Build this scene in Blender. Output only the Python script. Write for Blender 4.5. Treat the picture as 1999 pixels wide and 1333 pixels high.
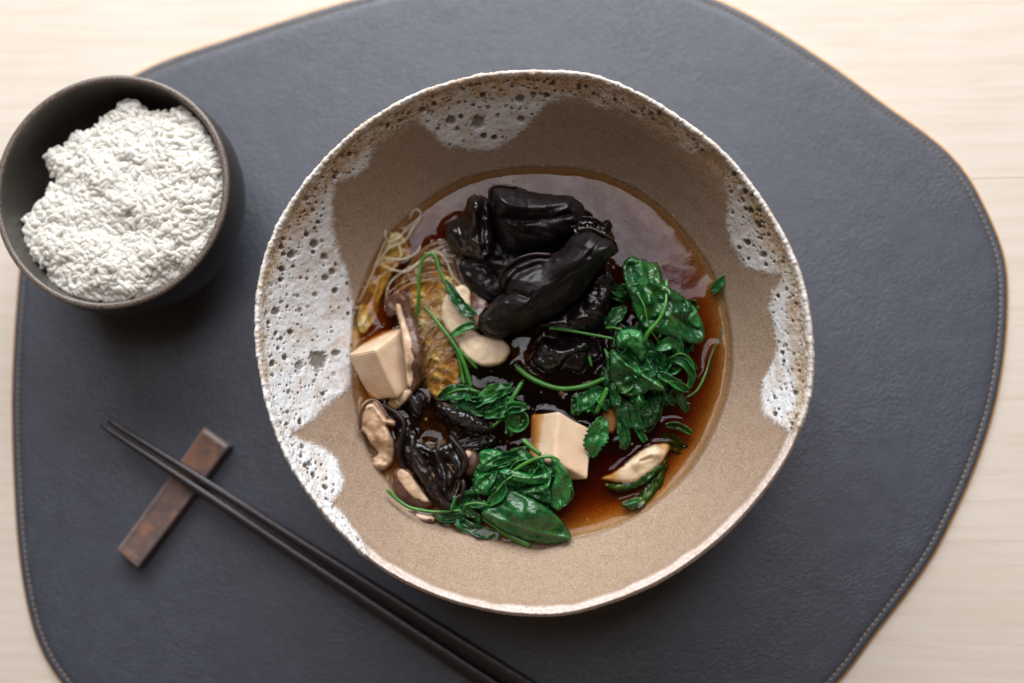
import bpy, math, random
import numpy as np
from mathutils import Matrix, Vector
from mathutils.geometry import delaunay_2d_cdt
from mathutils.kdtree import KDTree

for o in list(bpy.data.objects):
    bpy.data.objects.remove(o)
C = bpy.context.scene.collection
random.seed(7)
RNG = np.random.default_rng(7)
S = 0.01            # all modelling is in centimetres, meshes are written in metres

# ------------------------------------------------------------------ camera
W, H = 1999.0, 1333.0
F = 40.0 / 36.0 * W
CAMZ = 57.0
NAD = (1150.0, 900.0)                       # where the plumb line under the camera meets the picture
g = np.array([(NAD[0] - W / 2) / F, -(NAD[1] - H / 2) / F, -1.0]); g /= np.linalg.norm(g)
zc = -g
yc = np.array([0.0, 1.0, 0.0]); yc -= zc * yc.dot(zc); yc /= np.linalg.norm(yc)
xc = np.cross(yc, zc)
R = np.array([xc, yc, zc])                  # camera axes to world axes


def P(px, py, z):
    """world point (cm) at height z seen at photo position px, py"""
    px, py, z = np.broadcast_arrays(np.asarray(px, float), np.asarray(py, float), np.asarray(z, float))
    d = np.stack([(px - W / 2) / F, -(py - H / 2) / F, -np.ones_like(px)], -1) @ R.T
    t = (z - CAMZ) / d[..., 2]
    return np.stack([d[..., 0] * t, d[..., 1] * t, z], -1)


def Q(p):
    """world point (cm) to photo position"""
    p = np.asarray(p, float)
    c = (p - np.array([0, 0, CAMZ])) @ R
    return W / 2 + F * c[..., 0] / -c[..., 2], H / 2 - F * c[..., 1] / -c[..., 2]


cam = bpy.data.cameras.new('camera')
camo = bpy.data.objects.new('camera', cam); C.objects.link(camo)
cam.lens = 40; cam.sensor_width = 36; cam.sensor_fit = 'HORIZONTAL'
cam.clip_start = 0.02; cam.clip_end = 50
camo.matrix_world = Matrix.Translation((0, 0, CAMZ * S)) @ Matrix(R.tolist()).to_4x4()
cam.dof.use_dof = True
cam.dof.focus_distance = 0.506
cam.dof.aperture_fstop = 2.8
bpy.context.scene.camera = camo

# ------------------------------------------------------------------ light: a big window beyond the table, pane overhead, dim room
wd = bpy.data.worlds.new('World'); bpy.context.scene.world = wd; wd.use_nodes = True
bg = wd.node_tree.nodes['Background']
bg.inputs[0].default_value = (1.0, 0.68, 0.42, 1); bg.inputs[1].default_value = 0.10


def area(name, loc, aim, sx, sy, radiance, col):
    l = bpy.data.lights.new(name, 'AREA'); l.shape = 'RECTANGLE'; l.size = sx; l.size_y = sy
    l.energy = radiance * math.pi * sx * sy; l.color = col
    o = bpy.data.objects.new(name, l); C.objects.link(o)
    o.location = loc
    o.rotation_euler = (Vector(aim) - Vector(loc)).to_track_quat('-Z', 'Y').to_euler()
    return o


area('window_light', (-0.10, 1.24, 0.80), (0, 0, 0), 1.7, 0.80, 9.6, (0.95, 0.97, 1.0))
area('skylight', (-0.02, 0.50, 1.55), (0, 0.46, 0), 0.80, 0.44, 5.0, (0.96, 0.93, 1.0))

sc = bpy.context.scene
sc.view_settings.view_transform = 'Standard'; sc.view_settings.look = 'None'
sc.view_settings.exposure = 0.14; sc.view_settings.gamma = 1
sc.render.engine = 'CYCLES'
sc.cycles.max_bounces = 10; sc.cycles.transparent_max_bounces = 24; sc.cycles.volume_bounces = 1
sc.render.resolution_x = 1024; sc.render.resolution_y = 683


# ------------------------------------------------------------------ numeric helpers
def _h(i, j, k, s):
    n = (i * 73856093) ^ (j * 19349663) ^ (k * 83492791) ^ (s * 2654435761 & 0x7fffffff)
    n = (n ^ (n >> 13)) * 1274126177 & 0x7fffffff
    n = (n ^ (n >> 16)) * 1103515245 & 0x7fffffff
    return (n & 0xffffff) / float(0xffffff) * 2 - 1


def vnoise(x, y, z=0.0, s=0):
    x, y, z = np.broadcast_arrays(np.asarray(x, float), np.asarray(y, float), np.asarray(z, float))
    i = np.floor(x).astype(np.int64); j = np.floor(y).astype(np.int64); k = np.floor(z).astype(np.int64)
    u = x - i; v = y - j; w = z - k
    u = u * u * (3 - 2 * u); v = v * v * (3 - 2 * v); w = w * w * (3 - 2 * w)
    r = 0
    for a in (0, 1):
        for b in (0, 1):
            for c in (0, 1):
                r = r + _h(i + a, j + b, k + c, s) * (u if a else 1 - u) * (v if b else 1 - v) * (w if c else 1 - w)
    return r


def fbm(x, y, z=0.0, s=0, o=4):
    r = 0; a = 1.0; f = 1.0
    for q in range(o):
        r = r + a * vnoise(np.asarray(x) * f, np.asarray(y) * f, np.asarray(z) * f, s + q); a *= .5; f *= 2.03
    return r


def seg_dist(px, py, pts, closed=False):
    pts = np.asarray(pts, float)
    n = len(pts); d = np.full(np.shape(px), 1e9)
    for a in range(n if closed else n - 1):
        x0, y0 = pts[a][:2]; x1, y1 = pts[(a + 1) % n][:2]
        dx, dy = x1 - x0, y1 - y0; L = dx * dx + dy * dy + 1e-9
        t = np.clip(((px - x0) * dx + (py - y0) * dy) / L, 0, 1)
        d = np.minimum(d, np.hypot(px - x0 - t * dx, py - y0 - t * dy))
    return d


def inside(px, py, pts):
    pts = np.asarray(pts, float); r = np.zeros(np.shape(px), bool); n = len(pts)
    for a in range(n):
        x0, y0 = pts[a][:2]; x1, y1 = pts[(a + 1) % n][:2]
        if y0 == y1: continue
        r ^= ((y0 > py) != (y1 > py)) & (px < (x1 - x0) * (py - y0) / (y1 - y0) + x0)
    return r


def spline(pts, closed=True, step=3.0):
    p = np.asarray(pts, float); n = len(p); out = []
    for a in range(n if closed else n - 1):
        if closed: p0, p1, p2, p3 = p[a - 1], p[a], p[(a + 1) % n], p[(a + 2) % n]
        else: p0, p1, p2, p3 = p[max(a - 1, 0)], p[a], p[a + 1], p[min(a + 2, n - 1)]
        m = max(2, int(np.linalg.norm((p2 - p1)[:2]) / step))
        t = np.linspace(0, 1, m, endpoint=False)[:, None]
        out.append(.5 * (2 * p1 + (p2 - p0) * t + (2 * p0 - 5 * p1 + 4 * p2 - p3) * t ** 2 + (3 * p1 - p0 - 3 * p2 + p3) * t ** 3))
    if not closed: out.append(p[-1:])
    return np.concatenate(out)


# ------------------------------------------------------------------ object helpers
def tag(o, label=None, cat=None, group=None, kind=None):
    if label: o['label'] = label
    if cat: o['category'] = cat
    if group: o['group'] = group
    if kind: o['kind'] = kind
    return o


def empty(name, loc, label, cat, group=None):
    o = bpy.data.objects.new(name, None); C.objects.link(o)
    o.location = Vector(np.asarray(loc, float) * S); o.empty_display_size = .02
    return tag(o, label, cat, group)


def meshobj(name, verts, faces, mat, parent=None, smooth=True, attrs=None):
    """verts in world cm. faces: list, or int array (n,4)/(n,3)"""
    v = np.asarray(verts, float) * S
    org = np.zeros(3)
    if parent is not None: org = np.array(parent_world(parent))
    else:
        org = np.array([v[:, 0].mean(), v[:, 1].mean(), v[:, 2].min()])
    me = bpy.data.meshes.new(name)
    if isinstance(faces, np.ndarray):
        k = faces.shape[1]
        me.vertices.add(len(v)); me.vertices.foreach_set('co', (v - org).astype(np.float32).ravel())
        me.loops.add(faces.size); me.loops.foreach_set('vertex_index', faces.astype(np.int32).ravel())
        me.polygons.add(len(faces)); me.polygons.foreach_set('loop_start', np.arange(0, faces.size, k, dtype=np.int32))
        me.update(calc_edges=True); me.validate()
    else:
        me.from_pydata((v - org).tolist(), [], faces); me.update()
    if smooth: me.polygons.foreach_set('use_smooth', np.ones(len(me.polygons), bool))
    for nm, arr in (attrs or {}).items():
        at = me.attributes.new(nm, 'FLOAT', 'POINT'); at.data.foreach_set('value', np.asarray(arr, np.float32))
    if mat: me.materials.append(mat)
    o = bpy.data.objects.new(name, me); C.objects.link(o)
    if parent is not None:
        o.parent = parent
    else:
        o.location = Vector(org)
    return o


def parent_world(p):
    l = Vector((0, 0, 0))
    while p is not None:
        l = l + p.location; p = p.parent
    return l


def gridfaces(nr, nc, closed):
    r = np.arange(nr - 1)[:, None]; c = np.arange(nc if closed else nc - 1)[None, :]
    a = r * nc + c; b = r * nc + (c + 1) % nc
    return np.stack([a, b, b + nc, a + nc], -1).reshape(-1, 4)


# ------------------------------------------------------------------ materials
class M:
    def __init__(s, name):
        s.m = bpy.data.materials.new(name); s.m.use_nodes = True
        s.t = s.m.node_tree; s.b = s.t.nodes['Principled BSDF']; s.out = s.t.nodes['Material Output']
        s.tc = s.t.nodes.new('ShaderNodeTexCoord')

    def n(s, t, **k):
        x = s.t.nodes.new('ShaderNode' + t)
        for a, b in k.items():
            if a in x.inputs.keys(): s.put(x.inputs[a], b)
            else: setattr(x, a, b)
        return x

    def put(s, inp, v):
        if isinstance(v, bpy.types.NodeSocket): s.t.links.new(v, inp)
        else: inp.default_value = v

    def set(s, **k):
        for a, v in k.items(): s.put(s.b.inputs[a.replace('_', ' ')], v)
        return s

    def coord(s, scale=(1, 1, 1), rot=(0, 0, 0)):
        m = s.n('Mapping'); s.put(m.inputs[0], s.tc.outputs['Object'])
        m.inputs['Scale'].default_value = [a * 100 for a in scale]; m.inputs['Rotation'].default_value = rot
        return m.outputs[0]

    def noise(s, scale, detail=3, rough=.55, vec=None, dist=0):
        x = s.n('TexNoise', Scale=scale, Detail=detail, Roughness=rough, Distortion=dist)
        s.put(x.inputs['Vector'], vec or s.coord()); return x.outputs[0]

    def voro(s, scale, feature='F1', vec=None, out='Distance', rnd=1.0):
        x = s.n('TexVoronoi', feature=feature); x.inputs['Scale'].default_value = scale
        x.inputs['Randomness'].default_value = rnd
        s.put(x.inputs['Vector'], vec or s.coord()); return x.outputs[out]

    def ramp(s, fac, *stops):
        x = s.n('ValToRGB'); s.put(x.inputs[0], fac); e = x.color_ramp.elements
        while len(e) < len(stops): e.new(.5)
        for i, (p, c) in enumerate(stops):
            e[i].position = p; e[i].color = tuple(c) + (1,) if len(c) == 3 else c
        return x.outputs[0]

    def val(s, fac, a, b, lo=0., hi=1.):
        x = s.n('MapRange'); s.put(x.inputs[0], fac)
        for i, q in enumerate((a, b, lo, hi)): x.inputs[1 + i].default_value = q
        x.interpolation_type = 'SMOOTHSTEP'
        return x.outputs[0]

    def mix(s, fac, a, b, mode='MIX'):
        x = s.n('Mix'); x.data_type = 'RGBA'; x.blend_type = mode
        s.put(x.inputs[0], fac)
        for i, q in ((6, a), (7, b)):
            if isinstance(q, tuple) and len(q) == 3: q = q + (1,)
            s.put(x.inputs[i], q)
        return x.outputs[2]

    def math(s, op, a, b=0.0):
        x = s.n('Math', operation=op); s.put(x.inputs[0], a); s.put(x.inputs[1], b); return x.outputs[0]

    def attr(s, nm):
        x = s.n('Attribute'); x.attribute_name = nm; return x.outputs['Fac']

    def bump(s, h, dist=.02, strength=1., prev=None):
        x = s.n('Bump'); x.inputs['Strength'].default_value = strength; x.inputs['Distance'].default_value = dist * S
        s.put(x.inputs['Height'], h)
        if prev is not None: s.put(x.inputs['Normal'], prev)
        return x.outputs[0]


def mat_wood():
    m = M('pale_wood')
    v = m.coord((.12, 1.6, 1.6)); v2 = m.coord((.03, .5, .5))
    oi = m.n('ObjectInfo').outputs['Random']
    n1 = m.noise(1.6, 5, .6, v, .6); n2 = m.noise(1.2, 3, .5, v2, 1.2)
    c = m.ramp(n1, (.3, (.60, .515, .42)), (.5, (.665, .59, .50)), (.72, (.705, .64, .555)))
    c = m.mix(m.val(n2, .55, .75, 0, .5), c, (.62, .52, .40))
    n3 = m.noise(1, 2, .5, m.coord((.5, 7, 7)))
    c = m.mix(m.val(n3, .62, .74, 0, .35), c, (.60, .47, .35))
    c = m.mix(m.math('MULTIPLY', oi, .25), c, (.68, .60, .50))
    m.set(Base_Color=c, Roughness=.55, Normal=m.bump(m.noise(6, 4, .6, m.coord((.2, 3, 3))), .008, .5))
    return m.m


def mat_leather():
    m = M('dark_leather')
    w = m.n('VectorMath', operation='ADD')
    nz = m.n('TexNoise'); nz.inputs['Scale'].default_value = 1.4; nz.inputs['Detail'].default_value = 3; m.put(nz.inputs['Vector'], m.coord())
    m.put(w.inputs[0], m.coord()); m.put(w.inputs[1], nz.outputs['Color'])
    v = m.voro(3.6, 'DISTANCE_TO_EDGE', w.outputs[0]); v2 = m.voro(7, 'F1', w.outputs[0])
    h = m.math('ADD', m.val(v, 0, .22), m.math('MULTIPLY', v2, -.35))
    c = m.ramp(m.noise(1.1, 4), (.3, (.027, .032, .049)), (.7, (.036, .043, .064)))
    amp = m.noise(.18, 2)
    hh = m.math('MULTIPLY', h, m.val(amp, .3, .7, .4, 1.1))
    m.set(Base_Color=c, Roughness=m.val(m.noise(3), .3, .7, .52, .58), Specular_IOR_Level=1.0,
          Normal=m.bump(hh, .022, .42, m.bump(m.noise(.35, 3), .08, .6)))
    return m.m


def simple(name, col, rough=.5, spec=.5, bump=None, var=.25, **k):
    m = M(name)
    c = m.mix(m.noise(2.2, 4), tuple(x * (1 - var) for x in col), tuple(min(1, x * (1 + var)) for x in col))
    m.set(Base_Color=c, Roughness=rough, Specular_IOR_Level=spec)
    if bump: m.set(Normal=m.bump(m.noise(bump[0], 4), bump[1], 1))
    m.set(**k)
    return m.m


def mat_bowl():
    m = M('sandy_stoneware_with_foamy_glaze')
    fine = m.noise(10, 3, .75); mid = m.noise(2.0, 4); big = m.noise(.35, 3)
    grain = m.voro(20, 'F1')
    sand = m.ramp(fine, (.28, (.20, .125, .074)), (.5, (.315, .222, .150)), (.72, (.43, .34, .26)))
    sand = m.mix(m.val(mid, .35, .7, 0, .35), sand, (.37, .27, .195))
    sand = m.mix(m.val(big, .5, .75, 0, .35), sand, (.33, .24, .175))
    sand = m.mix(m.val(m.voro(6.5, 'F1'), .10, .05, 0, .5), sand, (.65, .60, .52))
    gl = m.attr('glaze'); pit = m.attr('pit'); rim = m.attr('rim')
    gfine = m.noise(9, 4, .7)
    white = m.ramp(gfine, (.25, (.60, .60, .60)), (.5, (.77, .78, .79)), (.75, (.86, .87, .89)))
    white = m.mix(m.val(m.noise(1.1, 4), .44, .66, 0, .6), white, (.60, .49, .40))
    # small pin holes of the foamy glaze
    wv = m.n('VectorMath', operation='ADD'); nz = m.n('TexNoise'); nz.inputs['Scale'].default_value = 3.5
    m.put(nz.inputs['Vector'], m.coord()); m.put(wv.inputs[0], m.coord()); m.put(wv.inputs[1], nz.outputs['Color'])
    vo = m.n('TexVoronoi', feature='F1'); vo.inputs['Scale'].default_value = 6.5; m.put(vo.inputs['Vector'], wv.outputs[0])
    sep = m.n('SeparateColor'); m.put(sep.inputs[0], vo.outputs['Color'])
    hole = m.math('MULTIPLY', m.val(vo.outputs['Distance'], .26, .13), m.val(sep.outputs[0], .45, .6))
    hole = m.math('MULTIPLY', hole, m.val(m.noise(1.3, 2), .38, .55))
    white = m.mix(m.math('MULTIPLY', hole, .8), white, (.12, .085, .06))
    # crust of the rim: tan and rust grains
    crust = m.ramp(m.noise(10, 3, .7), (.30, (.22, .12, .055)), (.46, (.45, .32, .19)), (.60, (.62, .51, .38)), (.75, (.78, .73, .66)))
    crust = m.mix(m.val(m.noise(.55, 3), .48, .68, 0, .55), crust, (.56, .33, .20))
    col = m.mix(gl, sand, white)
    col = m.mix(rim, col, crust)
    lipc = m.ramp(m.noise(8, 3, .7), (.3, (.40, .29, .23)), (.5, (.66, .55, .49)), (.7, (.80, .73, .69)))
    col = m.mix(m.attr('lip'), col, lipc)
    pc = m.mix(m.noise(14, 2), (.05, .035, .022), (.16, .115, .075))
    col = m.mix(pit, col, pc)
    h = m.math('ADD', m.math('MULTIPLY', fine, .5), m.math('MULTIPLY', grain, .5))
    h = m.math('SUBTRACT', h, m.math('MULTIPLY', m.math('MULTIPLY', hole, gl), 1.4))
    rough = m.math('SUBTRACT', .72, m.math('MULTIPLY', gl, .12))
    m.set(Base_Color=col, Roughness=rough, Specular_IOR_Level=.4, Normal=m.bump(h, .028, .7))
    return m.m


def mat_dark_ceramic():
    m = M('dark_brown_ceramic')
    n = m.noise(1.0, 4); f = m.noise(16, 3, .7)
    c = m.ramp(n, (.3, (.013, .009, .008)), (.7, (.028, .021, .017)))
    c = m.mix(m.math('MULTIPLY', m.attr('rim'), m.val(f, .35, .6)), c, (.20, .155, .125))
    c = m.mix(m.math('MULTIPLY', m.attr('inner'), .75), c, (.080, .073, .064))
    m.set(Base_Color=c, Roughness=m.val(f, .3, .7, .30, .46), Specular_IOR_Level=.55, Normal=m.bump(m.noise(7, 3), .012, .5))
    return m.m


def mat_rest():
    m = M('rusty_iron_glaze')
    n = m.noise(.55, 4, .6); f = m.noise(7, 3, .7)
    c = m.ramp(n, (.34, (.085, .064, .066)), (.48, (.13, .086, .075)), (.62, (.27, .13, .08)), (.8, (.15, .095, .078)))
    c = m.mix(m.math('MULTIPLY', m.attr('edge'), m.val(f, .3, .6, .2, .9)), c, (.22, .18, .18))
    m.set(Base_Color=c, Roughness=.42, Specular_IOR_Level=.6, Normal=m.bump(m.noise(4, 4), .03, .6))
    return m.m


def mat_woodear(name, rough=.36, col=((.0045, .003, .0035), (.012, .0075, .008)), wr=1.0):
    m = M(name)
    n = m.noise(1.2, 4)
    c = m.ramp(n, (.35, col[0]), (.7, col[1]))
    w = m.noise(3.4, 5, .62, m.coord((1, 1.8, 1)), 1.2)
    cr = m.voro(1.9, 'DISTANCE_TO_EDGE', m.coord((1, 1.4, 1)))
    h = m.math('ADD', w, m.math('MULTIPLY', m.val(cr, 0, .10), .12))
    m.set(Base_Color=c, Roughness=m.val(m.noise(2, 3), .3, .7, rough - .1, rough + .12), Specular_IOR_Level=.2 if rough > .3 else .4,
          Normal=m.bump(m.noise(12, 2), .006, .6, m.bump(h, .022 * wr, .7)))
    m.set(Coat_Weight=.12 if rough > .3 else .6, Coat_Roughness=.08)
    return m.m


def mat_leaf(name, dark, light, rough=.3):
    m = M(name)
    n = m.noise(1.8, 4)
    c = m.ramp(n, (.32, dark), (.68, light))
    u = m.attr('u'); vein = m.attr('vein')
    ab = m.math('ABSOLUTE', u)
    rib = m.val(ab, .13, .03)
    c = m.mix(m.math('MULTIPLY', rib, .55), c, (.07, .20, .045))
    c = m.mix(m.val(m.noise(.9, 3), .50, .68, 0, .4), c, (.045, .12, .012))
    vn = m.voro(3.2, 'DISTANCE_TO_EDGE')
    vv = m.val(vn, .05, .01)
    c = m.mix(m.math('MULTIPLY', vv, .10), c, (.05, .17, .05))
    c = m.mix(m.math('MULTIPLY', vein, .5), c, (.08, .22, .06))
    h = m.math('ADD', m.math('MULTIPLY', m.val(vn, 0, .15), .5), m.noise(5, 4))
    m.set(Base_Color=c, Roughness=m.val(m.noise(3.5), .35, .65, rough - .06, rough + .16), Specular_IOR_Level=.32,
          Normal=m.bump(h, .030, .8), Coat_Weight=.42, Coat_Roughness=.07)
    return m.m


def mat_stem():
    m = M('green_stem')
    c = m.ramp(m.noise(1.5, 3), (.3, (.020, .12, .010)), (.7, (.065, .24, .028)))
    m.set(Base_Color=c, Roughness=.3, Subsurface_Weight=.15, Subsurface_Radius=(.003, .004, .001), Subsurface_Scale=.4,
          Normal=m.bump(m.noise(5, 3, .5, m.coord((1, 1, 1))), .02, .6))
    return m.m


def mat_sss(name, a, b, rough, scale=.3, bumpd=.02, bs=3.0, w=.35, freq=1.6):
    m = M(name)
    c = m.ramp(m.noise(freq, 5, .6), (.33, a), (.67, b))
    m.set(Base_Color=c, Roughness=rough, Subsurface_Weight=w, Subsurface_Radius=(.006, .004, .0025), Subsurface_Scale=scale,
          Normal=m.bump(m.noise(bs, 4), bumpd, .7))
    return m.m


def mat_tofu(stripe_dir, face_dir):
    """stripes: fine press-cloth ridges across the face whose normal is face_dir"""
    m = M('tofu')
    c = m.ramp(m.noise(1.3, 4), (.35, (.66, .46, .30)), (.65, (.76, .58, .41)))
    d = m.n('VectorMath', operation='DOT_PRODUCT'); m.put(d.inputs[0], m.coord()); d.inputs[1].default_value = stripe_dir
    sw = m.math('SINE', m.math('MULTIPLY', d.outputs['Value'], 2 * math.pi / .125))
    f = m.n('VectorMath', operation='DOT_PRODUCT'); gn = m.n('NewGeometry')
    m.put(f.inputs[0], gn.outputs['True Normal']); f.inputs[1].default_value = face_dir
    mask = m.val(f.outputs['Value'], .7, .9)
    s2 = m.math('MULTIPLY', m.val(sw, -.6, .6), mask)
    c = m.mix(m.math('MULTIPLY', m.math('SUBTRACT', mask, s2), .6), c, (.50, .30, .17))
    por = m.voro(4.5, 'F1'); pr = m.val(por, .10, .04)
    c = m.mix(m.math('MULTIPLY', pr, .35), c, (.48, .30, .18))
    c = m.mix(m.val(m.noise(.9, 3), .52, .7, 0, .45), c, (.62, .40, .22))
    h = m.math('ADD', s2, m.math('MULTIPLY', m.noise(2.2, 5), .9))
    h = m.math('SUBTRACT', h, pr)
    m.set(Base_Color=c, Roughness=.38, Subsurface_Weight=.3, Subsurface_Radius=(.006, .004, .0025), Subsurface_Scale=.25,
          Normal=m.bump(h, .016, .8))
    return m.m


def mat_broth():
    m = M('soy_broth')
    t = m.t; t.nodes.remove(m.b)
    fr = m.n('LayerWeight', Blend=.5)
    nrm = m.bump(m.noise(.7, 4), .02, .35)
    m.put(fr.inputs['Normal'], nrm)
    f0 = m.val(m.noise(1.6, 5, .65), .40, .66, .020, .030)
    fac = m.math('ADD', f0, m.math('MULTIPLY', m.math('POWER', fr.outputs['Facing'], 5.0), .96))
    tr = m.n('BsdfTransparent'); gs = m.n('BsdfGlossy', Roughness=.03)
    m.put(gs.inputs['Normal'], nrm)
    mx = m.n('MixShader'); m.put(mx.inputs[0], fac); m.put(mx.inputs[1], tr.outputs[0]); m.put(mx.inputs[2], gs.outputs[0])
    m.put(m.out.inputs['Surface'], mx.outputs[0])
    ab = m.n('VolumeAbsorption'); ab.inputs['Color'].default_value = (.83, .55, .02, 1); ab.inputs['Density'].default_value = 320
    m.put(m.out.inputs['Volume'], ab.outputs[0])
    return m.m


def mat_noodle():
    m = M('glass_noodle')
    m.set(Base_Color=(.84, .77, .56, 1), Roughness=.08, Transmission_Weight=.0, Subsurface_Weight=.5,
          Subsurface_Radius=(.01, .008, .004), Subsurface_Scale=.4, Coat_Weight=1.0, Coat_Roughness=.03)
    tr = m.n('BsdfTransparent'); mx = m.n('MixShader'); mx.inputs[0].default_value = .24
    m.put(mx.inputs[1], tr.outputs[0]); m.put(mx.inputs[2], m.b.outputs[0]); m.put(m.out.inputs['Surface'], mx.outputs[0])
    return m.m


MW = mat_wood(); ML = mat_leather(); MB = mat_bowl(); MD = mat_dark_ceramic(); MR = mat_rest()
MBACK = simple('tan_leather_edge', (.62, .32, .08), .6)
MTHR = simple('cream_thread', (.31, .23, .14), .7)
MCHOP = simple('dark_lacquered_wood', (.020, .014, .017), .30, .6, (3, .01))
ME1 = mat_woodear('wood_ear_satin', .42); ME2 = mat_woodear('wood_ear_wet', .2, wr=1.3)
ME3 = mat_woodear('wood_ear_brown', .34, ((.010, .005, .005), (.026, .014, .012)))
MG1 = mat_leaf('spinach_dark', (.003, .036, .008), (.011, .110, .022), .22)
MG2 = mat_leaf('spinach_mid', (.005, .075, .013), (.020, .19, .036), .26)
MG3 = mat_leaf('spinach_light', (.016, .13, .028), (.045, .24, .06), .36)
MST = mat_stem()
MMU = mat_sss('mushroom_flesh', (.60, .44, .27), (.76, .62, .43), .42, .25, .03)
MMU2 = mat_sss('stewed_mushroom_flesh', (.36, .20, .105), (.70, .52, .35), .3, .25, .05, freq=1.1)
MCAP = mat_sss('shiitake_cap', (.055, .024, .014), (.15, .072, .042), .25, .15, .06, 6.0, .1)
MRICE = simple('steamed_rice', (.97, .955, .91), .5, .35, None, .02)
_t = MRICE.node_tree; _b = _t.nodes['Principled BSDF']; _tr = _t.nodes.new('ShaderNodeBsdfTranslucent'); _tr.inputs[0].default_value = (1.0, .97, .88, 1)
_mx = _t.nodes.new('ShaderNodeMixShader'); _mx.inputs[0].default_value = .48
_b.inputs['Subsurface Weight'].default_value = .3; _b.inputs['Subsurface Radius'].default_value = (.0009, .0008, .0006); _b.inputs['Subsurface Scale'].default_value = 1.0
_t.links.new(_b.outputs[0], _mx.inputs[1]); _t.links.new(_tr.outputs[0], _mx.inputs[2]); _t.links.new(_mx.outputs[0], _t.nodes['Material Output'].inputs[0])
MNOO = mat_noodle(); MBR = mat_broth()
MCAB = mat_sss('napa_cabbage', (.42, .36, .14), (.60, .56, .32), .25, .3, .06, 2.5, .3)

# ------------------------------------------------------------------ table
table = bpy.data.objects.new('table', None); C.objects.link(table); tag(table, kind='structure')
table.location = (0, 0, 0)
seam = P(1900, 349, 0)[1]
ang = math.radians(1.2)
for i, w in enumerate((-3, -2, -1, 0, 1, 2)):
    y0, y1 = seam + w * 26, seam + (w + 1) * 26 - .010
    x0, x1 = -130, 130
    b = .02
    vs = []
    for x in np.linspace(x0, x1, 12):
        for (y, z) in ((y0, -3), (y0, -b), (y0 + b, 0), (y1 - b, 0), (y1, -b), (y1, -3)):
            vs.append((x, y, z))
    vs = np.array(vs); piv = P(1900, 349, 0)
    d = vs - piv; ca, sa = math.cos(ang), math.sin(ang)
    vs = np.stack([piv[0] + d[:, 0] * ca - d[:, 1] * sa, piv[1] + d[:, 0] * sa + d[:, 1] * ca, vs[:, 2]], -1)
    f = gridfaces(12, 6, True).tolist() + [[5, 4, 3, 2, 1, 0], [66 + q for q in range(6)]]
    meshobj('plank', vs, f, MW, table, smooth=False)

# ------------------------------------------------------------------ placemat
MATZ = .30
mat_px = [(36, 560), (26, 705), (24, 821), (28, 937), (35, 1053), (49, 1157), (75, 1256), (122, 1333), (215, 1425), (380, 1500),
          (640, 1560), (950, 1585), (1250, 1560), (1470, 1480), (1633, 1333), (1699, 1246), (1766, 1161), (1823, 1080), (1861, 1004),
          (1896, 928), (1937, 809), (1958, 700), (1966, 600), (1964, 518), (1952, 473), (1922, 405), (1886, 338), (1828, 277), (1724, 203),
          (1625, 130), (1512, 58), (1400, 0), (1250, -45), (1050, -62), (860, -42), (690, 0), (600, 26), (450, 75), (290, 132),
          (165, 215), (85, 325), (50, 440)]
ol = spline([tuple(P(a, b, .2)[:2]) for a, b in mat_px], True, .05)
_L = np.concatenate([[0], np.cumsum(np.linalg.norm(np.diff(np.vstack([ol, ol[:1]]), axis=0), axis=1))])
_s = np.linspace(0, _L[-1], 520, endpoint=False); _o = np.vstack([ol, ol[:1]])
ol = np.column_stack([np.interp(_s, _L, _o[:, 0]), np.interp(_s, _L, _o[:, 1])])
for _ in range(14): ol = ol * .5 + .25 * (np.roll(ol, 1, 0) + np.roll(ol, -1, 0))
tn = np.roll(ol, -1, 0) - np.roll(ol, 1, 0); tn /= np.linalg.norm(tn, axis=1)[:, None]
nin = np.stack([-tn[:, 1], tn[:, 0]], -1)
cen = ol.mean(0)
if ((cen - ol) * nin).sum(1).mean() < 0: nin = -nin
mat_root = empty('leather_placemat', (cen[0], cen[1], 0), 'large rounded dark grey leather placemat with stitched edge under both bowls', 'placemat')
rows = []
for ins, z in ((0.05, .12), (0, .18), (.02, .25), (.07, .288), (.2, .30), (.31, .292), (.36, .272), (.41, .292), (.52, .315), (.8, .325), (1.6, .318), (3.5, MATZ)):
    q = ol + nin * ins
    rows.append(np.column_stack([q, np.full(len(q), z)]))
base = rows[-1]
for k in (.75, .5, .25, .02):
    rows.append(np.column_stack([cen + (base[:, :2] - cen) * k, np.full(len(ol), MATZ)]))
vs = np.concatenate(rows); meshobj('leather_top', vs, gridfaces(len(rows), len(ol), True), ML, mat_root)
rows = []
for ins, z in ((.3, .004), (-.08, .01), (-.12, .05), (-.11, .10), (.0, .125), (.3, .13)):
    q = ol + nin * ins; rows.append(np.column_stack([q, np.full(len(q), z)]))
meshobj('backing', np.concatenate(rows), gridfaces(len(rows), len(ol), True), MBACK, mat_root)
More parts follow.
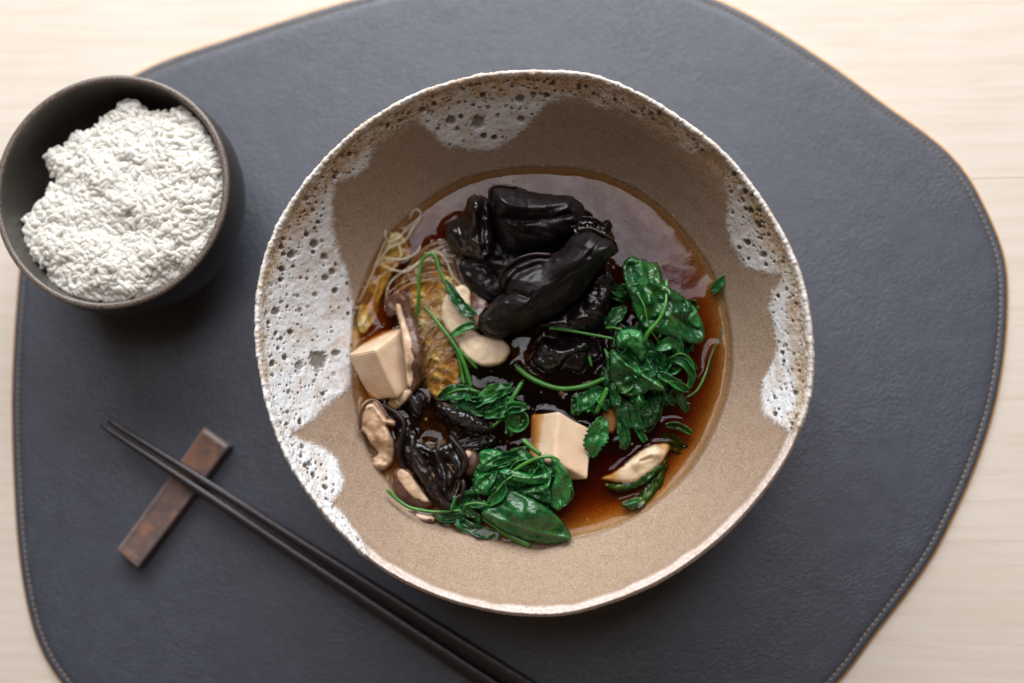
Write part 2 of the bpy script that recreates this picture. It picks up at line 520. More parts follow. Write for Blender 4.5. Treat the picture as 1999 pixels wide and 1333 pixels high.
# stitches
sp = ol + nin * .36
L = np.concatenate([[0], np.cumsum(np.linalg.norm(np.diff(np.vstack([sp, sp[:1]]), axis=0), axis=1))])
spc = np.vstack([sp, sp[:1]]); pitch = .30; nst = int(L[-1] / pitch)
vs = []; fs = []
for i in range(nst):
    s0 = i * pitch; s1 = s0 + .21
    a = np.array([np.interp(s0, L, spc[:, 0]), np.interp(s0, L, spc[:, 1])]); b = np.array([np.interp(s1, L, spc[:, 0]), np.interp(s1, L, spc[:, 1])])
    t = (b - a) / np.linalg.norm(b - a); n = np.array([-t[1], t[0]])
    a = a + n * RNG.normal(0, .006); b = b + n * RNG.normal(0, .006)
    k0 = len(vs)
    for f, hz, r in ((0, .272, .02), (.2, .298, .032), (.5, .306, .036), (.8, .298, .032), (1, .272, .02)):
        p = a + (b - a) * f
        for q in range(4):
            an = q * math.pi / 2 + math.pi / 4
            vs.append((p[0] + n[0] * r * math.cos(an), p[1] + n[1] * r * math.cos(an), hz + r * math.sin(an)))
    for rr in range(4):
        for q in range(4):
            fs.append([k0 + rr * 4 + q, k0 + rr * 4 + (q + 1) % 4, k0 + rr * 4 + 4 + (q + 1) % 4, k0 + rr * 4 + 4 + q])
st = meshobj('stitching', vs, np.array(fs), MTHR, mat_root); tag(st, kind='stuff')

# ------------------------------------------------------------------ serving bowl
BZ = 4.0            # broth level
RZ = 8.5            # rim height
rim_px = [(1050, 133), (1150, 142), (1245, 178), (1335, 233), (1418, 300), (1482, 378), (1530, 455), (1562, 530), (1581, 615), (1588, 700),
          (1583, 770), (1560, 845), (1528, 910), (1470, 988), (1400, 1058), (1305, 1126), (1205, 1172), (1100, 1200), (1000, 1199), (900, 1180),
          (818, 1150), (742, 1108), (688, 1062), (618, 985), (560, 895), (522, 800), (501, 705), (496, 640), (500, 560), (520, 478), (560, 398),
          (622, 318), (702, 242), (798, 183), (898, 149), (970, 136)]
br_px = [(1075, 326), (1160, 336), (1240, 368), (1310, 422), (1370, 497), (1407, 570), (1424, 650), (1424, 730), (1405, 805), (1360, 895),
         (1300, 962), (1215, 1018), (1120, 1047), (1030, 1057), (940, 1045), (860, 1020), (790, 975), (735, 900), (705, 825), (690, 740), (690, 650),
         (706, 565), (752, 470), (825, 398), (900, 352), (985, 330)]
NC = 1800
TH = np.linspace(0, 2 * math.pi, NC, endpoint=False)


def polar(px, z, cxy=None):
    q = spline([tuple(P(a, b, z)[:2]) for a, b in px], True, .2)
    c = q.mean(0) if cxy is None else cxy
    a = np.arctan2(q[:, 1] - c[1], q[:, 0] - c[0]); r = np.hypot(q[:, 0] - c[0], q[:, 1] - c[1])
    o = np.argsort(a); a = a[o]; r = r[o]
    return c, np.interp((TH + math.pi) % (2 * math.pi) - math.pi, np.concatenate([a - 2 * math.pi, a, a + 2 * math.pi]), np.tile(r, 3))


rc, rr = polar(rim_px, RZ)
bc, brr = polar(br_px, BZ)
CS = np.stack([np.cos(TH), np.sin(TH)], -1)
rimxy = rc + CS * rr[:, None]; brxy = bc + CS * brr[:, None]
rimz = RZ + .10 * np.sin(TH * 2 + .6) + .06 * np.sin(TH * 5 + 2) + .03 * np.sin(TH * 11)
WROWS = 190
rows = []; wv = []
for k in np.linspace(0.02, 1, 26)[:-1]:                                  # under the broth
    rows.append(np.column_stack([bc + (brxy - bc) * k, np.full(NC, 1.35 + (BZ - 1.35) * k ** 2.6)])); wv.append(-1)
ii = .93                                                                # the inner edge of the lip
for w in np.linspace(0, 1, WROWS):
    ww = w * ii
    z = BZ + (rimz - BZ) * (.62 * ww + .38 * ww ** 2) * .985
    rows.append(np.column_stack([brxy + (rimxy - brxy) * ww, z])); wv.append(ww)
zi = rows[-1][:, 2]; inner = rows[-1][:, :2]
outd = (rimxy - rc) / np.linalg.norm(rimxy - rc, axis=1)[:, None]
lipw = np.linalg.norm(rimxy - inner, axis=1)
for a in np.linspace(0, math.pi, 26)[1:]:                               # rounded lip
    f = (1 - math.cos(a)) / 2
    z = zi + (RZ * 0 + .20 * math.sin(a)) + (rimz - zi) * min(1, f * 1.2) * .6 - .25 * f ** 3
    rows.append(np.column_stack([inner + (rimxy - inner) * f, z])); wv.append(1 + 0 * a)
ez = rows[-1][:, 2]
foot = bc + CS * 4.8
for w in np.linspace(.92, 0, 22):                                        # outer wall follows the inner one
    q = brxy + (rimxy - brxy) * w + outd * (.34 + .1 * (1 - w))
    z = BZ + (rimz - BZ) * (.62 * w + .38 * w ** 2) * .985 - .12 - .3 * (1 - w)
    rows.append(np.column_stack([q, z])); wv.append(2)
for k in np.linspace(.95, .5, 14):
    q = bc + (brxy - bc) * k + outd * .42 * k
    rows.append(np.column_stack([q, np.full(NC, 1.35 + (BZ - 1.35) * k ** 2.6 - .5)])); wv.append(2)
rows.append(np.column_stack([bc + CS * .1, np.full(NC, .8)])); wv.append(3)
G = np.stack(rows); wv = np.array(wv)
nrw = len(rows)
du = np.roll(G, -1, 1) - np.roll(G, 1, 1); dv = np.gradient(G, axis=0)
NR = np.cross(du, dv); NR /= np.linalg.norm(NR, axis=2)[:, :, None] + 1e-12
mid = 100
if (NR[mid, :, 2]).mean() < 0: NR = -NR                                  # outward from the clay on the inner side
px, py = Q(G)
glaze_px = [(1130, 192), (1162, 213), (1210, 219), (1240, 235), (1297, 243), (1304, 255), (1323, 284), (1352, 306), (1382, 301), (1408, 313),
            (1411, 347), (1418, 391), (1416, 435), (1428, 484), (1455, 526), (1494, 538), (1523, 543), (1506, 567), (1499, 601), (1506, 640), (1513, 679),
            (1504, 713), (1484, 738), (1482, 777), (1491, 811), (1513, 830), (1540, 842), (1566, 842), (1640, 860), (1560, 1100), (1300, 1260), (1000, 1290), (760, 1180),
            (712, 1100), (722, 1080), (704, 1048), (680, 1012), (656, 984), (672, 960), (676, 936), (664, 900), (636, 872), (604, 860), (574, 848),
            (600, 834), (624, 814), (652, 786), (679, 763), (694, 742), (705, 700), (700, 640), (692, 590), (687, 564), (679, 529), (663, 486), (652, 439), (652, 392), (656, 358),
            (683, 353), (702, 345), (721, 330), (730, 306), (735, 288), (754, 270), (788, 245), (814, 240), (832, 255), (850, 273), (874, 288), (910, 295),
            (949, 297), (979, 288), (1006, 273), (1030, 252), (1057, 222), (1072, 204), (1111, 195)]
vis = (wv >= 0) & (wv <= 1)
r0, r1 = np.where(vis)[0][[0, -1]]; r1 += 1
gx, gy = px[r0:r1], py[r0:r1]
X3 = G[r0:r1]
wob = fbm(X3[..., 0] * 1.3, X3[..., 1] * 1.3, X3[..., 2] * 1.3, 3) * 3.0 + vnoise(X3[..., 0] * 9, X3[..., 1] * 9, X3[..., 2] * 9, 9) * 2.0
sd = seg_dist(gx, gy, glaze_px, True); sd = np.where(inside(gx, gy, glaze_px), -sd, sd) + wob
sd = sd + 3.5 * vnoise(X3[..., 0] * 14, X3[..., 1] * 14, X3[..., 2] * 14, 19)
glz = np.clip((sd + 3) / 15.0, 0, 1); glz = glz * glz * (3 - 2 * glz)
pits = [(622, 704, 18, 1), (583, 714, 9, .8), (582, 726, 7, .5), (654, 689, 7, 1), (630, 769, 5, 1), (566, 648, 6, 1), (538, 608, 8, 1), (569, 497, 8.5, 1.2), (598, 457, 5.5, 1.1),
        (613, 476, 8.5, 1.1), (632, 500, 7.5, 1), (648, 530, 7.5, 1), (635, 542, 7.5, 1), (653, 567, 6.5, 1), (677, 553, 4, 1), (693, 607, 5, 1), (679, 612, 4.5, 1), (547, 546, 5, 1.2),
        (620, 433, 4.5, 1), (614, 446, 4, 1), (531, 710, 6, 1.2), (584, 825, 5, 1), (650, 731, 5, .5), (579, 578, 5, .6), (560, 599, 4, 1), (550, 525, 6, 1.1), (523, 630, 4.5, 1),
        (537, 650, 4, 1), (600, 600, 4, .6), (612, 745, 4, .7), (562, 765, 4, .8), (560, 805, 4, .9), (572, 520, 4, 1),
        (880, 235, 10, 1), (934, 239, 14, 1), (900, 227, 5.5, 1), (1016, 193, 8.5, 1.2), (1068, 185, 6, 1.2), (1017, 232, 7.5, 1), (944, 265, 6.5, 1), (965, 268, 6.5, 1), (943, 185, 6.5, 1.2),
        (825, 213, 7, 1.2), (848, 202, 5, 1), (953, 209, 5, .8), (893, 250, 5, .9), (981, 267, 3, 1), (878, 281, 3.2, 1), (1130, 172, 4.5, 1), (1201, 194, 4.5, 1.1), (1160, 182, 4, 1),
        (1287, 220, 5, 1), (1240, 219, 4, .8), (977, 175, 3, 1), (781, 234, 4, 1.1), (757, 245, 4, 1.1), (776, 248, 3, 1), (999, 210, 3, 1), (920, 262, 3.2, .7), (905, 275, 3, .7), (858, 243, 3, .8),
        (1467, 410, 6.5, 1.1), (1484, 410, 5, 1), (1483, 441, 5.5, 1.2), (1460, 473, 6.5, 1.2), (1491, 497, 7, 1.1), (1496, 516, 4.5, 1), (1444, 483, 4.5, 1), (1487, 465, 4, .8), (1452, 508, 3.5, .8),
        (1433, 340, 5, 1), (1428, 374, 4.5, .9), (1452, 392, 4, .8), (1520, 578, 5, 1), (1537, 564, 4, .9), (1528, 688, 4.5, 1), (1531, 705, 4, 1), (1513, 778, 3, 1), (1551, 691, 4, .7), (1470, 380, 4, 1),
        (634, 952, 6, 1), (611, 927, 6, 1.1), (589, 872, 4.5, .9), (585, 821, 4.5, 1), (595, 909, 5, 1), (587, 890, 4, .9), (600, 915, 3.5, 1), (570, 870, 3, .8)]
# many small pits, thickest just inside the rim
rimpts = spline(rim_px, True, 2.0)
tot = 0
while tot < 900:
    a = RNG.random() * 2 * math.pi
    wq = 1 - abs(RNG.normal(.13, .13)) if RNG.random() < .6 else RNG.random()
    wi = int(np.clip(wq, 0, .99) * (WROWS - 1)); ci = int(a / (2 * math.pi) * NC) % NC
    if glz[wi, ci] < .8: continue
    rad = min(6.0, 1.3 + RNG.exponential(.95))
    pits.append((gx[wi, ci], gy[wi, ci], rad, .55 + .55 * RNG.random())); tot += 1
dent = np.zeros_like(gx); pc = np.zeros_like(gx)
flat_x = gx; flat_y = gy
for (a, b, rad, dep) in pits:
    # column window by angle
    d2 = np.hypot(gx[WROWS // 2] - a, gy[WROWS // 2] - b)
    c0 = int(np.argmin(d2)); hw = int(NC * (rad * 2.2 + 30) / 2900) + 8
    idx = np.arange(c0 - hw, c0 + hw) % NC
    sx = gx[:, idx]; sy = gy[:, idx]
    warp = 1 + .22 * vnoise(sx * .25, sy * .25, rad)
    d = np.hypot(sx - a, sy - b) / rad * warp
    fl = np.clip(1.15 - d, 0, 1) / 1.15
    dp = np.where(d < 1.15, -(1 - (d / 1.15) ** 4), 0) * dep * min(.16, .02 + rad * .014)
    lip = np.exp(-((d - 1.25) / .22) ** 2) * .012
    dent[:, idx] = np.minimum(dent[:, idx], dp) + lip * (dent[:, idx] > -.01)
    c = np.clip((1.08 - d) * 3.2, 0, 1) * min(1.0, dep) * (.78 + .17 * (rad < 7))
    pc[:, idx] = np.maximum(pc[:, idx], c)
for (a, b, rad, dep) in ((648, 626, 17, .05), (603, 537, 16, .04), (600, 660, 20, .03)):
    dent -= dep * np.exp(-((gx - a) ** 2 + (gy - b) ** 2) / rad ** 2)
# inner structure in the largest pit
rimd = seg_dist(gx, gy, rimpts, True)
angp = np.arctan2(-(gy - 669), gx - 1041)
wid_r = 6 + 36 * np.clip(.55 + np.sin(angp) * .9 + .45 * np.clip(np.cos(angp), 0, 1), 0, 1)
rimf = np.clip((wid_r + 10 * fbm(X3[..., 0] * .8, X3[..., 1] * .8, 0, 21) - rimd) / 20, 0, 1)
angp = np.arctan2(-(gy - 669), gx - 1041)                                 # crust is widest at the top
top = np.clip(np.sin(angp), 0, 1)
bot = ((np.sin(angp) < -.30) | ((np.sin(angp) < -.12) & (np.cos(angp) > 0))).astype(float)
bot = np.where((sd < 4) & (gy > 800), 1, 0)
rimf = np.clip(rimf + np.clip((66 - rimd) / 26, 0, 1) * top, 0, 1)
rimf = rimf * np.clip(.85 + .5 * fbm(X3[..., 0] * 3, X3[..., 1] * 3, X3[..., 2] * 3, 33), 0, 1)
lowlip = np.clip((15 - rimd) / 8, 0, 1)
rimf = np.where(bot > 0, 0, rimf * np.clip(.25 + rimd / 18, 0, 1))
lipf = np.clip((21 + 3 * vnoise(X3[..., 0] * 1.5, X3[..., 1] * 1.5, 0, 61) - rimd) / 7, 0, 1) * np.clip((6 - sd) / 10, 0, 1)
disp = glz * (.055 + .02 * fbm(X3[..., 0] * 4, X3[..., 1] * 4, X3[..., 2] * 4, 5)) + dent * glz
disp += glz * np.clip((34 - rimd) / 20, 0, 1) * .030 * fbm(X3[..., 0] * 9, X3[..., 1] * 9, X3[..., 2] * 9, 15, 3)
disp += .010 * fbm(X3[..., 0] * 2, X3[..., 1] * 2, X3[..., 2] * 2, 18, 3)
disp -= .045 * np.exp(-((rimd - 30) / 8) ** 2) * (1 - glz)
disp += lowlip * .016 * vnoise(X3[..., 0] * 8, X3[..., 1] * 8, X3[..., 2] * 8, 25)
D = np.zeros((nrw, NC)); D[r0:r1] = disp
t0 = np.clip(np.arange(r1 - r0) / 12.0, 0, 1)[:, None]; D[r0:r1] *= t0
for k in range(4): D[r1 + k] = D[r1 - 1] * (1 - (k + 1) / 5)
GL = np.zeros((nrw, NC)); PT = GL.copy(); RM = GL.copy()
GL[r0:r1] = glz; PT[r0:r1] = pc * (glz > .5); RM[r0:r1] = rimf
LP = np.zeros((nrw, NC)); LP[r0:r1] = lipf; LP[r1:] = .7 * LP[r1 - 1]
RM[r1:] = RM[r1 - 1]; GL[r1:r1 + 6] = GL[r1 - 1]
Gd = G + NR * D[:, :, None]
bowl = empty('serving_bowl', (bc[0], bc[1], MATZ), 'large sandy stoneware bowl with pitted white glaze on its rim, holding the soup', 'bowl')
meshobj('bowl_body', Gd.reshape(-1, 3), gridfaces(nrw, NC, True), MB, bowl, attrs={'glaze': GL.ravel(), 'pit': PT.ravel(), 'rim': RM.ravel(), 'lip': LP.ravel()})
fr = []
for r, z in ((4.2, 1.3), (4.15, .45), (4.3, MATZ + .01), (4.7, MATZ + .01), (4.85, .5), (5.0, 1.4)):
    fr.append(np.column_stack([bc + CS[::10] * r, np.full(NC // 10, z)]))
meshobj('foot_ring', np.concatenate(fr), gridfaces(len(fr), NC // 10, True), MB, bowl)


# ------------------------------------------------------------------ food builders
CONTACT = []        # points where food breaks the broth surface


def note(v):
    v = np.asarray(v)
    s = v[np.abs(v[:, 2] - (BZ + .02)) < .11]
    if len(s): CONTACT.append(s[:: max(1, len(s) // 400), :2])


def idw(px, py, zp):
    if np.isscalar(zp): return np.full(np.shape(px), float(zp))
    a = np.array(zp, float); num = 0; den = 0
    for x, y, z in a:
        w = 1 / (((px - x) ** 2 + (py - y) ** 2) / 400 + .3) ** 1.5; num = num + w * z; den = den + w
    return num / den


def pillow(name, outline, z, Hh, mat, parent=None, R_=14, crown=.3, ridges=(), wr=None, noise=(.03, .05), under=.5, step=3.2, seed=1, rag=.8, flat=False):
    """a solid lump of food from its outline: rounded edge of width R_, crown, creases, wrinkles"""
    ol = spline(outline, True, step)
    t = np.arange(len(ol)) * .37
    bb = ol.max(0) - ol.min(0)
    if name == 'leaf': R_ = R_ * .5; Hh = Hh * .75
    if bb.min() < 75: step = 2.3; rag = rag * .45; ol = spline(outline, True, step)
    n_ = vnoise(ol[:, 0] * .12, ol[:, 1] * .12, seed) * rag * 1.6 + vnoise(ol[:, 0] * .35, ol[:, 1] * .35, seed + 3) * rag * .7
    tn = np.roll(ol, -1, 0) - np.roll(ol, 1, 0); tn /= np.linalg.norm(tn, axis=1)[:, None] + 1e-9
    ol = ol + np.stack([-tn[:, 1], tn[:, 0]], -1) * n_[:, None]
    x0, y0 = ol.min(0); x1, y1 = ol.max(0)
    gxx, gyy = np.meshgrid(np.arange(x0, x1, step), np.arange(y0, y1, step * .87))
    gxx = gxx + (np.arange(gxx.shape[0]) % 2)[:, None] * step * .5
    gxx = gxx.ravel(); gyy = gyy.ravel()
    k = inside(gxx, gyy, ol); gxx = gxx[k]; gyy = gyy[k]
    k = seg_dist(gxx, gyy, ol, True) > step * .55; gxx = gxx[k]; gyy = gyy[k]
    pts = np.vstack([ol, np.column_stack([gxx, gyy])]); n = len(ol)
    v, e, f, *_ = delaunay_2d_cdt([Vector(p) for p in pts], [(i, (i + 1) % n) for i in range(n)], [], 1, 1e-4)
    pts = np.array([tuple(p) for p in v]); f = np.array([q for q in f if len(q) == 3])
    d = seg_dist(pts[:, 0], pts[:, 1], ol, True); onb = d < 1e-3
    e_ = np.clip(d / R_, 0, 1); prof = np.sqrt(np.clip(1 - (1 - e_) ** 2, 0, 1))
    dm = max(d.max(), 1)
    zb = idw(pts[:, 0], pts[:, 1], z)
    top = Hh * ((1 - crown) * prof + crown * np.sqrt(np.clip(d / dm, 0, 1)) * prof)
    x, y = pts[:, 0], pts[:, 1]
    for (rp, rw, ra) in ridges:
        top = top + ra * np.exp(-(seg_dist(x, y, spline(rp, False, 6) if len(rp) > 2 else rp) / rw) ** 2) * np.clip(prof * 1.3, 0, 1)
    if wr:
        a, f1, f2, am = wr; ca, sa = math.cos(math.radians(a)), math.sin(math.radians(a))
        u = (x * ca + y * sa) * f1; w = (-x * sa + y * ca) * f2
        top = top + am * (1 - 2 * np.abs(fbm(u + .6 * vnoise(x * .03, y * .03, 4, seed), w, seed, seed, 3))) * prof
    top = top + noise[1] * fbm(x * noise[0], y * noise[0], seed, seed + 40, 4) * prof
    pt = P(x, y, zb + top)
    dn = Hh * under * prof + .02
    bot = P(x, y, zb) - np.array([0, 0, 1]) * dn[:, None]
    bi = np.where(onb)[0]
    m_ = len(pts); remap = np.arange(m_) + m_; remap[bi] = bi
    verts = np.vstack([pt, bot]); a, b, c = verts[f[0]]
    up = np.cross(pt[f[:, 1]] - pt[f[:, 0]], pt[f[:, 2]] - pt[f[:, 0]])[:, 2].sum() > 0
    ft = f if up else f[:, ::-1]
    fb = remap[f[:, ::-1] if up else f]
    keep = np.ones(2 * m_, bool); keep[bi + m_] = False
    newi = np.cumsum(keep) - 1
    F_ = newi[np.vstack([ft, fb])]
    verts = verts[keep]
    u = np.full(len(verts), .6); vn = np.zeros(len(verts))
    if ridges:
        sd_ = seg_dist(x, y, ridges[0][0]); vn_ = np.exp(-(sd_ / 2.2) ** 2)
        vn[:m_] = vn_
    note(verts)
    o = meshobj(name, verts, F_, mat, parent, attrs={'u': u, 'vein': vn})
    return o


def blade(name, path, wid, mat, parent=None, curl=.3, ruff=.08, side_tilt=0., nx=11, th=.035, seed=0, tip=True, ser=0., step=3.5, fold=0.):
    """leaf: path of (px,py,z), half-width px; curl lifts the edges (cm), ruffles wave them"""
    p = spline(path, False, step); n = len(p)
    s = np.linspace(0, 1, n)
    t = np.gradient(p[:, :2], axis=0); t /= np.linalg.norm(t, axis=1)[:, None] + 1e-9
    nm = np.stack([-t[:, 1], t[:, 0]], -1)
    prof = np.sin(np.pi * np.clip(s * .93 + .035, 0, 1)) ** .55 if tip else np.ones(n)
    wv_ = wid * prof * (1 + .18 * vnoise(s * 5, seed, 1, seed))
    u = np.linspace(-1, 1, nx)
    U, Sg = np.meshgrid(u, s)
    ww = wv_[:, None] * (1 + ser * (np.abs((Sg * 9) % 1 - .5)) * np.abs(U) ** 4)
    cx = p[:, 0][:, None] + nm[:, 0][:, None] * U * ww * math.cos(fold * 1.2)
    cy = p[:, 1][:, None] + nm[:, 1][:, None] * U * ww * math.cos(fold * 1.2)
    zz = p[:, 2][:, None] + curl * U ** 2 + side_tilt * U + fold * np.abs(U) * wid / 42
    ln = n * step / 42.0
    zz = zz + ruff * np.abs(U) ** 1.5 * vnoise(Sg * ln * 3.2 + U * .4, np.sign(U) * 3 + seed, 0, seed + 1) * 1.6
    zz = zz + ruff * .8 * vnoise(Sg * ln * 2.2, U * 2.2, seed, seed + 2)
    zz = zz + min(.11, wid * .008) * (1 - 2.2 * np.abs(fbm(Sg * ln * 2.6 + U * .8, U * wid / 42 * 3.4 + 5, seed * 1.7, seed + 9, 3)))
    cx = cx + vnoise(Sg * ln * 2, U * 1.5, 7, seed + 5) * wid * .18
    cy = cy + vnoise(Sg * ln * 2, U * 1.5, 9, seed + 6) * wid * .18
    v = P(cx, cy, zz).reshape(-1, 3)
    fc = gridfaces(n, nx, False)
    note(v)
    q = v[fc]; up = np.cross(q[:, 1] - q[:, 0], q[:, 2] - q[:, 0])[:, 2].sum() > 0
    if not up: fc = fc[:, ::-1]
    o = meshobj(name, v, fc, mat, parent, attrs={'u': U.ravel(), 'vein': np.zeros(U.size)})
    md = o.modifiers.new('thick', 'SOLIDIFY'); md.thickness = th * S; md.offset = -1
    return o


def tube(name, path, r, mat, parent=None, seg=8, step=4., r2=None, join=None, flat=1.0):
    p = spline(path, False, step); v = P(p[:, 0], p[:, 1], p[:, 2]); n = len(v)
    t = np.gradient(v, axis=0); t /= np.linalg.norm(t, axis=1)[:, None] + 1e-9
    sd_ = np.cross(t, [0, 0, 1.0]); sd_ /= np.linalg.norm(sd_, axis=1)[:, None] + 1e-9
    up = np.cross(sd_, t)
    rad = np.linspace(r, r if r2 is None else r2, n) * (1 + .06 * vnoise(np.arange(n) * .3, r * 99, 0, 2))
    rad[0] *= .55; rad[-1] *= .55
    a = np.linspace(0, 2 * math.pi, seg, endpoint=False)
    V = v[:, None] + (sd_[:, None] * np.cos(a)[None, :, None] + up[:, None] * (np.sin(a) * flat)[None, :, None]) * rad[:, None, None]
    V = V.reshape(-1, 3); f = gridfaces(n, seg, True)[:, ::-1]
    caps = np.array([[0, 1, 2, 3], [0, 3, 4, 7], [4, 5, 6, 7]]) if seg == 8 else np.array([[0, 1, 2, 3]])
    f = np.vstack([f, caps, (caps + (n - 1) * seg)[:, ::-1]])
    if join is not None:
        join[0].append(V); join[1].append(f + join[2][0]); join[2][0] += len(V); return None
    note(V)
    return meshobj(name, V, f, mat, parent, attrs={'u': np.full(len(V), .6), 'vein': np.zeros(len(V))})


# ------------------------------------------------------------------ tofu
def tofu(corner, ez, ea, eb, ec, label, stripe, square=True):
    """box from its corner pixel and three edges given as (px, py, dz px)"""
    D0 = P(corner[0], corner[1], ez)
    k = (CAMZ - ez) / F * 1.015
    E = [np.array([e[0] * k, -e[1] * k, e[2] * k]) for e in (ea, eb, ec)]
    A, B = E[0], E[1]                                                 # square up
    lens = [np.linalg.norm(e) for e in E]
    c = E[2] / lens[2]; a = A - c * A.dot(c); a /= np.linalg.norm(a); b = np.cross(c, a); b *= np.sign(b.dot(B))
    ax = [a, b, c] if square else [e / l for e, l in zip(E, lens)]
    n = 14
    g1 = np.linspace(0, 1, n)
    g1 = .5 - .5 * np.cos(np.pi * g1); g1 = .35 * g1 + .65 * np.linspace(0, 1, n)
    vs = []; fs = []; off = 0
    for f in range(3):
        for side in (0, 1):
            i, j = [q for q in range(3) if q != f]
            A_, B_ = np.meshgrid(g1, g1)
            uvw = np.zeros((n * n, 3)); uvw[:, i] = A_.ravel(); uvw[:, j] = B_.ravel(); uvw[:, f] = side
            L_ = np.array(lens); q = (uvw - .5) * L_; rr_ = .10
            core = np.clip(q, -L_ / 2 + rr_, L_ / 2 - rr_); dd = q - core; dn = np.linalg.norm(dd, axis=1)[:, None]
            q = np.where(dn > 1e-6, core + dd / np.maximum(dn, 1e-6) * np.minimum(dn, rr_), q)
            q += .03 * np.stack([vnoise(q[:, 0] * 1.4, q[:, 1] * 1.4, q[:, 2] * 1.4, 60 + s_) for s_ in range(3)], -1)
            w = D0 + (q + L_ / 2) @ np.array(ax)
            fc = gridfaces(n, n, False)
            cr = np.cross(w[fc[:, 1]] - w[fc[:, 0]], w[fc[:, 2]] - w[fc[:, 0]]).sum(0)
            if cr.dot(ax[f]) * (1 if side else -1) < 0: fc = fc[:, ::-1]
            vs.append(w); fs.append(fc + off); off += n * n
    v = np.vstack(vs); note(v)
    sdir = ax[2]; fdir = -ax[1]
    if not stripe: fdir = Vector((0, 0, -1))
    o = meshobj('tofu_cube', v, np.vstack(fs), mat_tofu(tuple(sdir), tuple(fdir)), None)
    import bmesh
    bm = bmesh.new(); bm.from_mesh(o.data); bmesh.ops.remove_doubles(bm, verts=bm.verts, dist=2e-5); bm.to_mesh(o.data); bm.free()
    tag(o, label, 'tofu', 'tofu cubes in the soup')
    return o


tofu((731, 683), 5.75, (-63, 6, -46), (48, -55, -72), (40, 91, -43), 'ridged pale tofu cube leaning on the white glazed wall beside a brown mushroom', 1)
tofu((1089, 802), 4.55, (-54, 5, -44), (64, 34, -16), (-6, 96, 8), 'smooth tofu cube half sunk in broth between the two spinach heaps', 0, False)


# ------------------------------------------------------------------ wood ear mushrooms
def ear(name, label, *a, **k):
    o = pillow(name, *a, **k); tag(o, label, 'wood ear', 'black wood ear mushrooms in the soup')
    if 'frontmost' in label:
        for pth, r in (([(988, 571, 5.3), (976, 552, 5.75), (984, 529, 5.95), (1008, 508, 6.2), (1040, 497, 6.35), (1076, 498, 6.4)], .10),
                       ([(954, 597, 5.2), (938, 618, 4.85), (939, 640, 4.75), (962, 655, 4.8), (990, 654, 4.9)], .08),
                       ([(1128, 450, 6.6), (1152, 446, 6.75), (1176, 457, 6.8), (1198, 471, 6.6), (1205, 492, 6.2)], .08)):
            tube('curled_rim', pth, r, ME3, o, flat=1.4)
    if 'uppermost' in label:
        for pth, r in (([(957, 400, 5.9), (957, 371, 6.1), (972, 362, 6.1), (1008, 366, 6.1)], .08), ([(1144, 410, 5.6), (1157, 428, 5.2), (1146, 454, 5.0), (1110, 474, 5.0)], .08)):
            tube('curled_rim', pth, r, ME3, o, flat=1.4)
    if 'ruffled' in label:
        tube('curled_rim', [(1101, 444, 5.7), (1120, 427, 6.0), (1140, 424, 5.8), (1160, 427, 6.0), (1176, 436, 5.8), (1188, 430, 6.0), (1193, 448, 5.8)], .07, ME3, o, flat=1.6)
    return o


N_ = 'wood_ear_mushroom'
ear(N_, 'long wrinkled black wood ear roll, uppermost in the bowl',
    [(957, 369), (972, 361), (1008, 364), (1044, 375), (1080, 380), (1110, 381), (1131, 392), (1146, 412), (1158, 428), (1145, 455), (1095, 480), (1050, 496), (1005, 500), (975, 480), (962, 440), (955, 400)],
    [(960, 370, 5.6), (1130, 395, 5.2), (1000, 495, 4.4), (1140, 450, 4.6)], 1.5, ME1, R_=34, crown=.35, noise=(.015, .06), wr=(15, .014, .07, .04),
    ridges=(([(975, 392), (1010, 405), (1060, 402), (1110, 392)], 9, .22), ([(985, 425), (1040, 432), (1110, 418)], 7, -.25), ([(1068, 385), (1074, 410)], 3, -.12), ([(1030, 395), (1034, 415)], 3, -.1),
            ([(1108, 405), (1075, 425), (1030, 440)], 5, .1)), seed=3)
ear(N_, 'crinkled wet black wood ear lobe at the upper left of the mushroom pile',
    [(912, 388), (927, 379), (942, 383), (956, 392), (964, 429), (966, 480), (945, 512), (900, 503), (873, 482), (865, 456), (873, 435), (900, 417), (910, 402)],
    [(880, 440, 4.3), (930, 390, 5.4), (960, 470, 4.8), (890, 500, 3.9)], 1.05, ME2, R_=24, noise=(.03, .10), wr=(70, .025, .09, .07),
    ridges=(([(925, 388), (925, 430), (918, 470)], 8, .18), ([(945, 385), (940, 440), (945, 490)], 6, -.28)), seed=5)
ear(N_, 'dark sunken wood ear between the two largest rolls',
    [(955, 455), (1000, 470), (1060, 480), (1105, 490), (1120, 540), (1060, 580), (1000, 570), (968, 590), (935, 585), (905, 545), (898, 512), (925, 495)],
    4.25, .55, ME1, R_=30, noise=(.03, .14), wr=(30, .02, .04, .07), ridges=(([(905, 512), (950, 520), (968, 545)], 7, -.2),), seed=8)
ear(N_, 'small ruffled wood ear tip poking out behind the smooth front one',
    [(1100, 445), (1118, 428), (1140, 422), (1160, 424), (1176, 434), (1189, 429), (1193, 448), (1200, 468), (1170, 475), (1130, 470)],
    5.0, 1.0, ME2, R_=16, noise=(.06, .12), wr=(60, .04, .1, .14), ridges=(([(1115, 440), (1150, 430), (1180, 445)], 5, .15),), seed=11)
